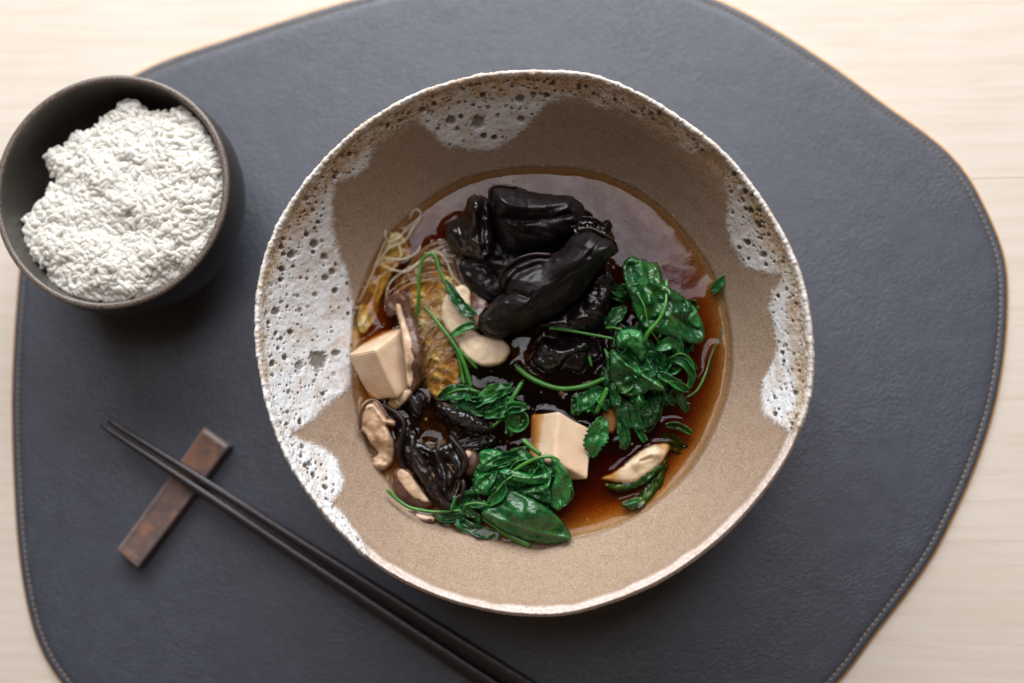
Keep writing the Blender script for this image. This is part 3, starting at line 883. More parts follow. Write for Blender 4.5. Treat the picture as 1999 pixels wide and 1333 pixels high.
ear(N_, 'large smooth folded black wood ear lying frontmost on the pile',
    [(975, 546), (984, 528), (1008, 508), (1038, 496), (1075, 496), (1098, 484), (1116, 463), (1130, 449), (1152, 445), (1176, 456), (1198, 470), (1205, 492), (1186, 508), (1160, 538), (1130, 582), (1095, 608), (1050, 632),
     (1020, 647), (969, 656), (938, 640), (936, 618), (953, 596), (972, 578), (987, 570), (978, 561)],
    [(1190, 480, 6.2), (1120, 470, 6.0), (1100, 600, 5.0), (960, 645, 4.7), (985, 540, 5.6)], 1.35, ME1, R_=30, crown=.55, noise=(.015, .05), wr=(-38, .012, .06, .028),
    ridges=(([(1190, 478), (1130, 510), (1070, 565), (1000, 610)], 26, .35), ([(984, 548), (1004, 525), (1040, 508), (1085, 505)], 5.5, .16), ([(992, 556), (1015, 532), (1055, 518)], 7, -.20),
            ([(987, 570), (1005, 572), (1028, 580)], 6, -.22), ([(1040, 572), (1034, 592)], 3, -.16), ([(1160, 452), (1140, 480)], 5, .12), ([(1178, 462), (1150, 500)], 5, -.16), ([(1195, 474), (1170, 500)], 4, .12),
            ([(948, 630), (960, 605), (985, 590)], 5, .12)), seed=14, step=3.0)
ear(N_, 'glossy wet wood ear just left of the large spinach heap',
    [(1135, 560), (1160, 530), (1185, 508), (1203, 530), (1208, 562), (1196, 600), (1176, 640), (1120, 652), (1070, 645), (1045, 632), (1100, 600)],
    4.15, .95, ME2, R_=26, noise=(.03, .14), wr=(20, .02, .05, .07), ridges=(([(1160, 545), (1180, 530), (1196, 545)], 8, .2), ([(1150, 600), (1175, 610)], 8, .25)), seed=17)
ear(N_, 'shiny black wood ear bulge under the horizontal green stem',
    [(1046, 672), (1060, 657), (1088, 660), (1116, 648), (1142, 652), (1168, 666), (1174, 698), (1152, 708), (1134, 729), (1098, 720), (1064, 729), (1036, 706)],
    3.95, .75, ME2, R_=24, noise=(.03, .14), wr=(35, .02, .06, .08), ridges=(([(1060, 675), (1092, 688), (1140, 676)], 10, .24), ([(1100, 712), (1125, 690), (1160, 690)], 5, -.18), ([(1070, 665), (1080, 690)], 5, -.12)), seed=19)
ear(N_, 'little pointed wood ear at the waterline above the round pale slice',
    [(890, 507), (905, 522), (935, 517), (962, 520), (972, 560), (956, 592), (930, 578), (903, 548)], 3.95, .45, ME2, R_=10, noise=(.06, .15), ridges=(([(893, 510), (908, 524), (940, 519)], 4, .15),), seed=21)
ear(N_, 'short rolled wood ear cylinder in front of the central spinach',
    [(850, 785), (862, 783), (885, 789), (910, 796), (942, 815), (965, 833), (962, 845), (935, 848), (905, 842), (882, 828), (860, 812), (850, 799)],
    4.0, .85, ME2, R_=18, noise=(.05, .1), wr=(-60, .05, .12, .09), seed=23, ridges=(([(862, 790), (905, 806), (950, 832)], 6, .08),))
ear(N_, 'thin curled wood ear rim just below the rolled cylinder',
    [(893, 862), (923, 854), (952, 845), (966, 850), (962, 866), (940, 876), (911, 877), (896, 874)], 3.98, .38, ME2, R_=9, noise=(.07, .12), ridges=(([(900, 868), (930, 862), (958, 853)], 4, -.2),), seed=25)
ear(N_, 'round shiny wood ear knob right of the left tofu base',
    [(796, 770), (810, 764), (824, 774), (830, 797), (820, 813), (804, 808), (797, 790)], 4.0, .55, ME2, R_=15, noise=(.05, .06), seed=27)
o = pillow(N_, [(775, 806), (795, 815), (815, 850), (850, 862), (880, 856), (903, 880), (913, 908), (905, 935), (902, 958), (890, 985), (868, 990), (840, 960), (812, 930), (788, 905), (776, 860)],
           3.78, .42, ME2, R_=16, noise=(.03, .16), wr=(60, .02, .04, .09), seed=29,
           ridges=(([(818, 858), (845, 872), (870, 862)], 6, -.25), ([(848, 880), (865, 915), (868, 955)], 7, .22), ([(872, 900), (890, 930), (882, 965)], 5, -.22), ([(830, 890), (850, 930)], 5, -.25)))
tag(o, 'broad wet wood ear with pooled broth at the lower left of the bowl', 'wood ear', 'black wood ear mushrooms in the soup')
for pth, r in (([(745, 789, 4.1), (775, 807, 4.25), (790, 830, 4.3), (781, 862, 4.3), (780, 895, 4.2), (796, 932, 4.1)], .13),
               ([(879, 850, 4.2), (890, 866, 4.4), (905, 885, 4.45), (911, 905, 4.45), (900, 925, 4.4), (894, 932, 4.3)], .12),
               ([(903, 935, 4.3), (906, 950, 4.4), (900, 970, 4.35), (888, 985, 4.2)], .11)):
    tube('curled_rim', pth, r, ME3, o, flat=1.5)
ear(N_, 'brown black folded wood ear flap pointing down between mushroom slices and spinach',
    [(799, 880), (815, 880), (832, 905), (848, 935), (862, 962), (875, 978), (888, 986), (884, 998), (864, 997), (854, 986), (838, 968), (820, 940), (803, 912)],
    4.3, .55, ME3, R_=12, noise=(.05, .06), wr=(60, .02, .08, .05), ridges=(([(812, 882), (830, 912), (852, 958), (864, 985)], 3.5, .12),), seed=31)

# ------------------------------------------------------------------ mushroom slices
GM = 'mushroom slices in the soup'
MS = 'mushroom_slice'
o = pillow(MS, [(862, 596), (872, 574), (889, 560), (905, 556), (918, 566), (919, 590), (918, 612), (924, 636), (938, 651), (960, 655), (978, 660), (991, 673), (995, 690), (982, 707), (955, 716), (930, 711), (907, 696), (892, 672), (874, 647), (861, 624)],
           [(880, 590, 4.15), (980, 690, 4.2)], .22, MMU, R_=7, crown=.1, noise=(.02, .05), under=1.2, seed=41, ridges=(([(905, 575), (905, 600), (915, 640)], 5, -.03),))
tag(o, 'pale oval two-lobed mushroom slice with a small green leaf across it', 'mushroom', GM)
S1 = pillow(MS, [(750, 597), (757, 582), (772, 573), (788, 575), (800, 592), (809, 623), (822, 662), (827, 702), (824, 738), (814, 763), (801, 762), (797, 740), (793, 705), (785, 650), (776, 618), (760, 618)],
            [(765, 590, 3.9), (790, 580, 4.4), (820, 690, 4.9), (812, 755, 4.3)], .42, MCAP, R_=11, crown=.2, noise=(.06, .05), under=1.5, seed=43)
tag(S1, 'upright brown-capped mushroom slice pressed against the ridged tofu', 'mushroom', GM)
pillow('pale_flesh', [(772, 596), (781, 594), (787, 612), (797, 640), (806, 668), (810, 700), (808, 735), (802, 756), (795, 748), (792, 712), (786, 668), (779, 630)],
       [(778, 600, 4.55), (800, 690, 5.15), (803, 745, 4.7)], .14, MMU2, S1, R_=5, crown=.1, noise=(.05, .02), under=2.0, seed=45)
o = pillow(MS, [(706, 792), (718, 780), (733, 781), (748, 798), (757, 815), (770, 821), (770, 832), (756, 830), (762, 846), (769, 869), (768, 894), (760, 911), (744, 918), (729, 911), (727, 895), (738, 884), (724, 866), (711, 845), (702, 838), (706, 812)],
           [(720, 790, 4.3), (765, 830, 4.5), (745, 905, 4.05), (710, 840, 4.3)], .5, MMU2, R_=11, noise=(.05, .09), crown=.4, under=.9, seed=47,
           ridges=(([(716, 796), (728, 792), (742, 812), (752, 826)], 4, .10), ([(712, 832), (726, 850), (742, 876)], 6, -.16), ([(732, 900), (742, 896), (750, 902)], 4, -.14), ([(755, 845), (758, 880)], 8, .06)))
tube('brown_edge', [(703, 838, 4.55), (704, 808, 4.65), (716, 787, 4.7), (733, 782, 4.75), (747, 797, 4.8), (758, 816, 4.8)], .07, MCAP, o)
tag(o, 'curled beige mushroom strip against the bowl wall below the ridged tofu', 'mushroom', GM)
S3 = pillow(MS, [(766, 930), (771, 917), (785, 911), (802, 920), (818, 945), (836, 968), (846, 984), (832, 991), (806, 987), (786, 977), (771, 962)], 4.1, .36, MCAP, R_=10, noise=(.05, .05), under=1.2, seed=49)
tag(S3, 'plump brown-edged mushroom slice above the thin green stem, lower left', 'mushroom', GM)
pillow('pale_flesh', [(774, 925), (784, 916), (800, 925), (812, 942), (830, 966), (838, 980), (822, 980), (800, 968), (785, 948), (777, 938)], 4.36, .13, MMU2, S3, R_=5, noise=(.05, .03), under=1.5, seed=51)
S4 = pillow(MS, [(770, 983), (782, 984), (800, 994), (826, 1004), (847, 1006), (852, 1017), (840, 1027), (818, 1027), (798, 1018), (780, 1003)], 4.1, .26, MCAP, R_=9, noise=(.05, .04), under=1.2, seed=53)
tag(S4, 'brown crescent mushroom slice lowest at the left, beneath the thin stem', 'mushroom', GM)
pillow('pale_flesh', [(812, 1003), (830, 1006), (846, 1009), (847, 1017), (832, 1020), (815, 1014)], 4.28, .1, MMU2, S4, R_=4, under=1.5, seed=55)
S5 = pillow(MS, [(905, 880), (920, 875), (934, 886), (938, 905), (931, 921), (914, 930), (900, 915)], 4.0, .4, MCAP, R_=10, noise=(.05, .04), under=1.2, seed=57)
tag(S5, 'small brown mushroom piece tucked between the wood ear and lower spinach', 'mushroom', GM)
pillow('pale_flesh', [(907, 884), (918, 880), (924, 893), (920, 908), (910, 914)], 4.3, .12, MMU2, S5, R_=4, under=1.5, seed=59)
o = pillow(MS, [(756, 786), (768, 770), (786, 762), (803, 760), (806, 768), (794, 782), (778, 797), (764, 799)], [(760, 790, 3.8), (800, 765, 4.2)], .2, MMU, R_=6, seed=61)
tag(o, 'amber mushroom tip showing under the bottom corner of the ridged tofu', 'mushroom', GM)
o = pillow(MS, [(1173, 934), (1204, 918), (1235, 893), (1268, 871), (1296, 864), (1307, 869), (1302, 886), (1281, 914), (1255, 934), (1230, 943), (1199, 941)],
           [(1180, 932, 3.65), (1235, 930, 4.02), (1280, 890, 4.02), (1300, 868, 3.7)], .26, MMU, R_=9, noise=(.04, .05), under=1.4, seed=63, ridges=(([(1240, 905), (1262, 890), (1285, 885)], 8, .16), ([(1250, 900), (1272, 892)], 3, -.14)))
tag(o, 'long pointed mushroom slice half under the broth at the lower right', 'mushroom', GM)
o = pillow(MS, [(918, 580), (925, 560), (940, 552), (955, 570), (952, 600), (942, 622), (932, 642), (921, 625)], [(925, 570, 4.1), (938, 630, 4.6)], .35, MCAP, R_=9, seed=65)
tag(o, 'brown mushroom edge between the round pale slice and the front wood ear', 'mushroom', GM)
o = pillow(MS, [(1178, 800), (1192, 792), (1204, 802), (1206, 828), (1196, 846), (1182, 838), (1174, 820)], 3.55, .25, MMU, R_=7, seed=67)
tag(o, 'sunken orange-brown mushroom bit behind the hanging spinach tips', 'mushroom', GM)

# ------------------------------------------------------------------ spinach
def fillers(parent, ctr, rad, n, zbase, zh, seed, lr=(50, 95), wr_=(12, 24), mats=None, rim_only=0.):
    r = np.random.default_rng(seed)
    for i in range(n):
        q = math.sqrt(r.uniform(rim_only, 1)) * .92; a = r.uniform(0, 2 * math.pi)
        x = ctr[0] + rad[0] * q * math.cos(a); y = ctr[1] + rad[1] * q * math.sin(a)
        ln = r.uniform(*lr); an = r.uniform(0, 2 * math.pi); bend = r.uniform(-1.4, 1.4)
        pts = []
        for k in range(4):
            t = k / 3 - .5
            aa = an + bend * t
            px_ = x + math.cos(aa) * ln * t; py_ = y + math.sin(aa) * ln * t
            rr_ = ((px_ - ctr[0]) / rad[0]) ** 2 + ((py_ - ctr[1]) / rad[1]) ** 2
            if rr_ > 1:
                s_ = 1 / math.sqrt(rr_); px_ = ctr[0] + (px_ - ctr[0]) * s_; py_ = ctr[1] + (py_ - ctr[1]) * s_; rr_ = 1
            pts.append((px_, py_, zbase + zh * (1 - rr_) * r.uniform(.55, 1.05) + r.uniform(-.08, .12)))
        m_ = (mats or [MG1, MG1, MG2])[r.integers(0, len(mats or [1, 1, 1]))]
        blade('leaf', pts, r.uniform(*wr_), m_, parent, curl=r.uniform(-.5, .4), ruff=r.uniform(.12, .3), side_tilt=r.uniform(-.35, .35), seed=int(r.integers(1, 999)), nx=9)


c = P(1275, 690, BZ)
sp1 = empty('spinach_heap', c, 'largest heap of dark green wilted spinach at the right of the bowl', 'spinach', 'spinach in the soup')
fillers(sp1, (1290, 650), (84, 105), 13, 3.95, .6, 101)
fillers(sp1, (1250, 745), (72, 72), 26, 4.0, 1.2, 102, (45, 80), (10, 19), [MG1, MG1, MG2])
fillers(sp1, (1310, 730), (52, 60), 14, 4.0, .9, 103, (35, 70), (6, 12), [MG1, MG2, MG2])
fillers(sp1, (1195, 600), (30, 60), 7, 4.0, .5, 104, (30, 60), (7, 13), [MG1, MG2])
fillers(sp1, (1150, 790), (42, 24), 6, 3.95, .3, 105, (35, 60), (7, 12), [MG2, MG2, MG1])
pillow('leaf', [(1217, 512), (1234, 499), (1247, 506), (1258, 507), (1270, 513), (1283, 511), (1290, 530), (1298, 552), (1325, 572), (1350, 592), (1366, 617), (1378, 645), (1374, 668), (1350, 674), (1320, 662), (1292, 655), (1262, 645), (1240, 615), (1225, 575), (1215, 540)],
       [(1235, 505, 4.6), (1290, 560, 5.4), (1370, 640, 4.4), (1300, 640, 5.4), (1230, 570, 4.9)], .5, MG1, sp1, R_=16, noise=(.03, .24), wr=(55, .02, .045, .12), under=.1, seed=71,
       ridges=(([(1250, 515), (1265, 560), (1290, 600), (1340, 640)], 5, -.14), ([(1263, 510), (1272, 545), (1268, 590)], 9, .2), ([(1300, 560), (1310, 600), (1300, 640)], 8, .15), ([(1335, 590), (1330, 640)], 6, -.2), ([(1230, 520), (1240, 560)], 7, -.2)))
pillow('leaf', [(1339, 615), (1352, 596), (1366, 618), (1367, 640), (1350, 634)], [(1345, 610, 5.1), (1365, 630, 4.8)], .12, MG3, sp1, R_=6, under=.1, seed=73, ridges=(([(1345, 625), (1360, 610)], 3, .06),))
pillow('leaf', [(1203, 660), (1212, 645), (1235, 642), (1252, 648), (1258, 668), (1262, 690), (1252, 705), (1238, 690), (1225, 678), (1206, 678)],
       [(1210, 660, 5.3), (1255, 660, 5.5), (1250, 700, 5.1)], .4, MG3, sp1, R_=14, noise=(.05, .12), wr=(75, .03, .08, .1), under=.1, seed=75, ridges=(([(1212, 668), (1235, 655), (1255, 665)], 5, .1),))
pillow('leaf', [(1190, 690), (1200, 682), (1215, 700), (1240, 718), (1272, 735), (1296, 752), (1299, 766), (1270, 762), (1245, 775), (1215, 770), (1192, 738)],
       [(1195, 700, 5.2), (1290, 758, 5.3), (1220, 765, 4.7)], .42, MG1, sp1, R_=12, noise=(.04, .12), wr=(35, .02, .06, .08), under=.1, seed=77, ridges=(([(1200, 690), (1240, 725), (1295, 758)], 4, .14),))
pillow('leaf', [(1192, 745), (1215, 772), (1250, 778), (1285, 770), (1292, 790), (1280, 825), (1250, 840), (1215, 830), (1195, 800), (1188, 770)],
       4.2, .55, MG1, sp1, R_=16, noise=(.04, .16), wr=(80, .03, .06, .14), under=.1, seed=79, ridges=(([(1230, 780), (1240, 830)], 5, -.15),))
for pts, w, mt, sr in (([(1212, 800, 4.5), (1216, 830, 4.25), (1219, 858, 4.1), (1218, 878, 3.95)], 12, MG1, 0), ([(1238, 795, 4.5), (1243, 825, 4.2), (1252, 848, 4.05), (1260, 862, 3.95)], 8, MG2, 0),
                       ([(1179, 815, 4.6), (1170, 838, 4.65), (1160, 866, 4.55), (1154, 892, 4.3)], 15, MG2, .9), ([(1292, 765, 4.5), (1287, 795, 4.3), (1276, 822, 4.1), (1262, 842, 3.8)], 7, MG1, 0),
                       ([(1322, 750, 4.7), (1330, 780, 4.4), (1342, 803, 4.0)], 8, MG1, 0), ([(1282, 678, 5.3), (1300, 672, 5.45), (1316, 668, 5.3), (1328, 690, 5.0)], 13, MG2, 0),
                       ([(1286, 730, 5.0), (1305, 738, 5.2), (1325, 752, 5.0), (1345, 762, 4.6)], 9, MG2, 0), ([(1310, 700, 4.9), (1335, 708, 4.9), (1350, 730, 4.7), (1345, 757, 4.5)], 7, MG2, 0),
                       ([(1120, 800, 4.1), (1140, 785, 4.3), (1160, 768, 4.4), (1180, 760, 4.5)], 14, MG2, 0), ([(1185, 640, 4.9), (1198, 620, 5.0), (1222, 600, 5.0)], 13, MG1, 0), ([(1290, 850, 3.55), (1320, 870, 3.5), (1345, 885, 3.4)], 13, MG1, 0),
                       ([(1300, 830, 3.8), (1325, 832, 3.7), (1350, 845, 3.75)], 6, MG3, 0)):
    blade('leaf', pts, w, mt, sp1, curl=.12 if w > 9 else .2, ruff=.07, seed=int(w * 7 + pts[0][0]), ser=sr)
for pts, r, r2 in (([(1072, 640, 4.9), (1110, 645, 5.05), (1160, 654, 5.2), (1196, 661, 5.35)], .09, .07), ([(1008, 716, 4.05), (1040, 740, 4.2), (1090, 758, 4.35), (1140, 754, 4.5), (1182, 738, 4.7)], .15, .12),
                   ([(1258, 668, 5.7), (1265, 650, 5.9), (1288, 622, 6.0), (1300, 590, 5.9), (1301, 545, 5.4)], .12, .09), ([(1242, 570, 5.6), (1258, 598, 5.7), (1268, 640, 5.6), (1300, 685, 5.3)], .05, .05),
                   ([(1286, 660, 5.6), (1300, 630, 5.7), (1310, 618, 5.6)], .07, .05), ([(1186, 757, 5.0), (1176, 780, 4.95), (1164, 806, 4.8)], .12, .12), ([(1340, 776, 4.2), (1362, 760, 4.15), (1378, 728, 4.05), (1390, 690, 3.9), (1405, 660, 3.8), (1413, 632, 3.8)], .06, .05),
                   ([(1212, 555, 4.9), (1232, 556, 5.2), (1262, 552, 5.3)], .06, .04), ([(1182, 640, 5.1), (1200, 640, 5.2), (1216, 645, 5.3)], .08, .05), ([(1180, 680, 4.7), (1188, 700, 4.9)], .07, .06), ([(1150, 695, 4.7), (1155, 715, 4.75)], .08, .06),
                   ([(1295, 745, 5.2), (1320, 745, 5.2), (1345, 755, 4.9)], .06, .05), ([(1305, 700, 5.15), (1330, 690, 5.2), (1350, 705, 5.0), (1358, 735, 4.7)], .05, .05)):
    tube('stem', pts, r * .85, MST, sp1, r2=r2 * .8)
o = blade('spinach_tip', [(1388, 572, 3.95), (1398, 560, 4.15), (1408, 548, 4.3), (1417, 537, 4.35)], 8, MG2, None, curl=.1, ruff=.05, seed=5)
tag(o, 'tiny green leaf tip stuck at the right edge of the broth', 'spinach', 'spinach in the soup')

c = P(1020, 970, BZ)
sp2 = empty('spinach_heap', c, 'lower spinach heap with one broad smooth leaf at the bottom of the bowl', 'spinach', 'spinach in the soup')
fillers(sp2, (1010, 930), (88, 52), 30, 3.95, .75, 201, (40, 80), (10, 20), [MG1, MG2, MG2])
fillers(sp2, (920, 1000), (55, 34), 12, 3.9, .35, 202, (35, 65), (8, 14), [MG1, MG1, MG2])
fillers(sp2, (1075, 950), (38, 45), 7, 4.0, .6, 203, (40, 75), (9, 15), [MG1, MG2])
pillow('leaf', [(937, 1004), (952, 990), (970, 986), (990, 964), (1003, 958), (1018, 965), (1050, 979), (1082, 1000), (1104, 1024), (1116, 1050), (1102, 1059), (1070, 1062), (1030, 1054), (990, 1040), (960, 1022)],
       [(945, 1000, 4.55), (1020, 1000, 5.1), (1110, 1050, 4.35), (1000, 1040, 4.5), (1010, 965, 4.9)], .35, MG1, sp2, R_=14, noise=(.025, .12), wr=(25, .012, .03, .06), under=.1, seed=81,
       ridges=(([(950, 1002), (1000, 1022), (1060, 1040), (1112, 1050)], 3.2, .09), ([(1010, 1020), (1025, 985)], 2.2, -.04), ([(1040, 1030), (1060, 1003)], 2.2, -.04), ([(1010, 1028), (1040, 1048)], 2.5, -.04), ([(1095, 1030), (1105, 1050)], 6, .08)))
pillow('leaf', [(1078, 893), (1092, 900), (1110, 922), (1120, 950), (1112, 980), (1088, 998), (1072, 985), (1075, 955), (1082, 930), (1076, 912)],
       [(1085, 900, 5.0), (1118, 950, 4.2), (1085, 990, 4.5), (1080, 940, 5.0)], .45, MG2, sp2, R_=15, noise=(.04, .10), wr=(80, .02, .06, .08), under=.1, seed=83, ridges=(([(1088, 905), (1098, 940), (1088, 990)], 3, -.1),))
pillow('leaf', [(972, 922), (990, 914), (1010, 918), (1040, 926), (1062, 923), (1082, 914), (1078, 932), (1064, 944), (1040, 947), (1020, 944), (995, 937)],
       4.85, .30, MG2, sp2, R_=10, noise=(.05, .10), under=.1, seed=85, ridges=(([(980, 922), (1020, 932), (1065, 932)], 3, .08),))
pillow('leaf', [(936, 884), (948, 877), (966, 877), (982, 884), (978, 902), (960, 918), (944, 921), (935, 905)], 4.4, .38, MG2, sp2, R_=12, noise=(.05, .12), wr=(20, .03, .08, .08), under=.1, seed=87, ridges=(([(942, 905), (975, 885)], 4, .1),))
pillow('leaf', [(928, 932), (945, 923), (968, 925), (984, 940), (974, 958), (950, 968), (926, 962), (923, 946)], 4.45, .42, MG2, sp2, R_=13, noise=(.05, .12), wr=(60, .03, .07, .1), under=.1, seed=89, ridges=(([(930, 955), (950, 935), (975, 930)], 4, -.12),))
pillow('leaf', [(1020, 958), (1040, 948), (1068, 946), (1078, 965), (1074, 985), (1050, 978), (1030, 968)], 4.75, .3, MG1, sp2, R_=10, noise=(.05, .1), wr=(10, .03, .07, .08), under=.1, seed=91, ridges=(([(1025, 962), (1070, 955)], 4, .1),))
for pts, w, mt in (([(1012, 890, 4.5), (1018, 903, 4.6), (1020, 918, 4.6)], 9, MG3), ([(962, 908, 4.5), (985, 902, 4.6), (1000, 895, 4.5)], 8, MG2), ([(985, 945, 5.0), (975, 965, 4.9), (955, 985, 4.7)], 10, MG2),
                   ([(895, 1010, 4.1), (915, 1028, 4.1), (945, 1040, 4.05), (975, 1046, 4.0)], 12, MG1), ([(915, 985, 4.4), (940, 985, 4.5), (963, 990, 4.5)], 7, MG2), ([(850, 1006, 4.1), (875, 1012, 4.2), (905, 1008, 4.2)], 10, MG1)):
    blade('leaf', pts, w, mt, sp2, curl=.15, ruff=.07, seed=int(w * 5 + pts[0][0]))
for pts, r, r2 in (([(1020, 858, 4.75), (1036, 872, 4.8), (1056, 888, 4.85)], .13, .13), ([(1003, 920, 4.9), (1020, 908, 5.0), (1045, 896, 5.1), (1072, 891, 5.15), (1092, 900, 5.0)], .11, .10),
                   ([(970, 1030, 4.2), (1000, 1048, 4.25), (1036, 1064, 4.3)], .17, .2), ([(942, 1012, 4.4), (985, 1040, 4.35), (1015, 1056, 4.3)], .09, .08), ([(970, 960, 5.1), (985, 940, 5.15), (1000, 930, 5.1)], .06, .05),
                   ([(755, 955, 4.9), (772, 972, 4.85), (797, 989, 4.85), (825, 996, 4.8), (853, 999, 4.7), (900, 996, 4.5)], .10, .07), ([(905, 986, 4.6), (935, 982, 4.7), (962, 990, 4.6)], .07, .06)):
    tube('stem', pts, r * .85, MST, sp2, r2=r2 * .8)

c = P(945, 800, BZ)
sp3 = empty('spinach_heap', c, 'small wet spinach heap in the centre between noodles and right tofu', 'spinach', 'spinach in the soup')
fillers(sp3, (945, 780), (70, 24), 16, 3.95, .3, 301, (35, 65), (8, 14), [MG1, MG2])
fillers(sp3, (1000, 815), (26, 32), 8, 3.95, .3, 302, (30, 50), (7, 12), [MG1, MG2])
for pts, w, mt in (([(856, 778, 4.1), (885, 765, 4.3), (915, 768, 4.35), (940, 778, 4.2)], 13, MG1), ([(925, 790, 4.3), (950, 772, 4.4), (978, 760, 4.35), (1000, 757, 4.2)], 14, MG2), ([(945, 810, 4.2), (975, 805, 4.35), (1000, 795, 4.4), (1028, 795, 4.2)], 12, MG2),
                   ([(1008, 808, 4.3), (1002, 825, 4.3), (992, 848, 4.1)], 12, MG1), ([(890, 790, 4.2), (915, 795, 4.3), (945, 806, 4.2)], 10, MG2)):
    blade('leaf', pts, w, mt, sp3, curl=.2, ruff=.1, seed=int(w * 3 + pts[0][0]))
for pts, r, r2 in (([(992, 792, 4.3), (1005, 770, 4.35), (1020, 745, 4.2)], .12, .1), ([(870, 770, 4.35), (900, 760, 4.45), (935, 764, 4.35)], .06, .05), ([(960, 835, 4.2), (985, 815, 4.4), (1020, 800, 4.3)], .05, .04)):
    tube('stem', pts, r, MST, sp3, r2=r2)

sp4 = empty('spinach_leaf', P(1250, 960, BZ), 'single curled spinach leaf under the pointed mushroom slice, lower right', 'spinach', 'spinach in the soup')
blade('leaf', [(1180, 944, 3.7), (1215, 952, 3.95), (1255, 935, 4.1), (1285, 910, 4.1), (1303, 890, 3.8)], 12, MG1, sp4, curl=-.18, ruff=.05, seed=4)
blade('leaf', [(1215, 985, 4.05), (1235, 985, 4.15), (1258, 972, 4.05), (1282, 940, 3.9), (1300, 905, 3.7)], 14, MG1, sp4, curl=-.2, ruff=.06, seed=9)

sp5 = empty('herb_sprig', P(850, 600, BZ), 'thin bright green sprig bent over the glass noodles', 'herb', None)
for pts, r, r2 in (([(812, 621, 4.2), (817, 585, 4.35), (818, 545, 4.45), (824, 508, 4.5), (846, 496, 4.55), (858, 526, 4.6), (874, 560, 4.65), (900, 590, 4.7)], .075, .08),
                   ([(826, 597, 4.25), (845, 618, 4.35), (864, 642, 4.45), (884, 668, 4.5), (902, 700, 4.5), (914, 735, 4.4), (920, 756, 4.3)], .07, .10),
                   ([(880, 665, 4.45), (896, 700, 4.4), (906, 750, 4.25)], .06, .08), ([(885, 670, 4.5), (910, 698, 4.4), (932, 720, 4.25)], .07, .05)):
    tube('stem', pts, r, MST, sp5, r2=r2)
blade('leaf', [(870, 548, 4.65), (885, 575, 4.7), (905, 600, 4.72), (924, 618, 4.7), (930, 642, 4.6)], 10, MG1, sp5, curl=.1, ruff=.06, seed=12)
blade('leaf', [(880, 655, 4.55), (898, 645, 4.62), (914, 636, 4.66), (928, 634, 4.66)], 8, MG3, sp5, curl=.05, ruff=.03, seed=13)

# ------------------------------------------------------------------ noodles and cabbage
jn = ([], [], [0])
r = np.random.default_rng(5)
for i in range(120):
    t = r.random(); a0 = r.normal(0, 8)
    x0, y0 = 792 + 55 * t + a0, 610 + 150 * t + r.normal(0, 10)
    z = 3.66 + .30 * r.random() - .12 * abs(t - .5)
    x1, y1 = x0 + r.uniform(60, 110), y0 - r.uniform(50, 100)
    mx_, my_ = (x0 + x1) / 2 + r.normal(-6, 7), (y0 + y1) / 2 + r.normal(-8, 8)
    tube('n', [(x0 - 12, y0 + 22, z - .35), (x0, y0, z), (mx_, my_, z + .1), (x1, y1, z - .03), (x1 + 18, y1 - 8, z - .4)], r.uniform(.018, .036), None, None, seg=6, join=jn, step=6)
for i in range(45):
    t = r.random()
    x0, y0 = 760 + 70 * t + r.normal(0, 5), 575 - 70 * t + r.normal(0, 12)
    z = 3.68 + .28 * r.random()
    tube('n', [(x0 - 8, y0 + 45, z - .3), (x0, y0, z), (x0 + 35, y0 - 25 + r.normal(0, 5), z + .1), (x0 + 75, y0 - 25 + r.normal(0, 9), z + .02), (x0 + 100, y0 + 10, z - .35)], r.uniform(.02, .04), None, None, seg=6, join=jn, step=6)
for pth, rad in (([(735, 520, 4.1), (752, 492, 4.35), (768, 480, 4.3), (790, 470, 4.25), (812, 436, 4.3), (822, 420, 4.35), (815, 408, 4.45), (804, 415, 4.4), (800, 428, 4.2)], .07),
                 ([(745, 500, 4.2), (760, 505, 4.3), (790, 505, 4.3), (815, 492, 4.25), (820, 478, 4.15)], .075), ([(778, 478, 4.25), (784, 495, 4.3), (772, 508, 4.25), (752, 512, 4.1)], .06),
                 ([(752, 448, 4.5), (756, 470, 4.4), (775, 466, 4.3), (795, 446, 4.25)], .065), ([(700, 590, 4.05), (725, 540, 4.15), (740, 500, 4.25), (752, 470, 4.35)], .06), ([(750, 520, 4.15), (790, 530, 4.2), (820, 510, 4.2), (845, 490, 4.2), (868, 505, 4.1), (885, 540, 4.1), (905, 560, 4.0)], .07),
                 ([(755, 600, 3.9), (757, 560, 4.0), (780, 535, 4.1), (815, 515, 4.15), (845, 505, 4.1)], .07)):
    tube('n', pth, rad, None, None, seg=6, join=jn, step=4)
V = np.vstack(jn[0]); note(V[::3])
o = meshobj('glass_noodles', V, np.vstack(jn[1]), MNOO)
tag(o, 'tangle of translucent amber glass noodles floating at the left of the soup', 'noodles', None, 'stuff')
o = pillow('cabbage_leaf', [(697, 640), (702, 590), (722, 540), (748, 492), (762, 455), (790, 462), (800, 500), (770, 530), (748, 575), (735, 620), (712, 650)], [(700, 620, 3.98), (755, 470, 4.05), (780, 500, 3.6), (735, 600, 3.5)], .12, MCAB, R_=8, noise=(.05, .12), wr=(-60, .02, .08, .08), seed=93)
tag(o, 'yellowish soft cabbage leaf clinging to the left waterline', 'cabbage')
o = pillow('cabbage_leaf', [(800, 560), (840, 520), (880, 530), (900, 570), (880, 620), (880, 680), (900, 720), (890, 770), (850, 780), (830, 740), (830, 680), (805, 620)], 3.55, .25, MCAB, R_=14, noise=(.04, .2), wr=(20, .02, .08, .12), seed=95)
tag(o, 'pale cabbage leaf sunk beneath the glass noodles', 'cabbage')
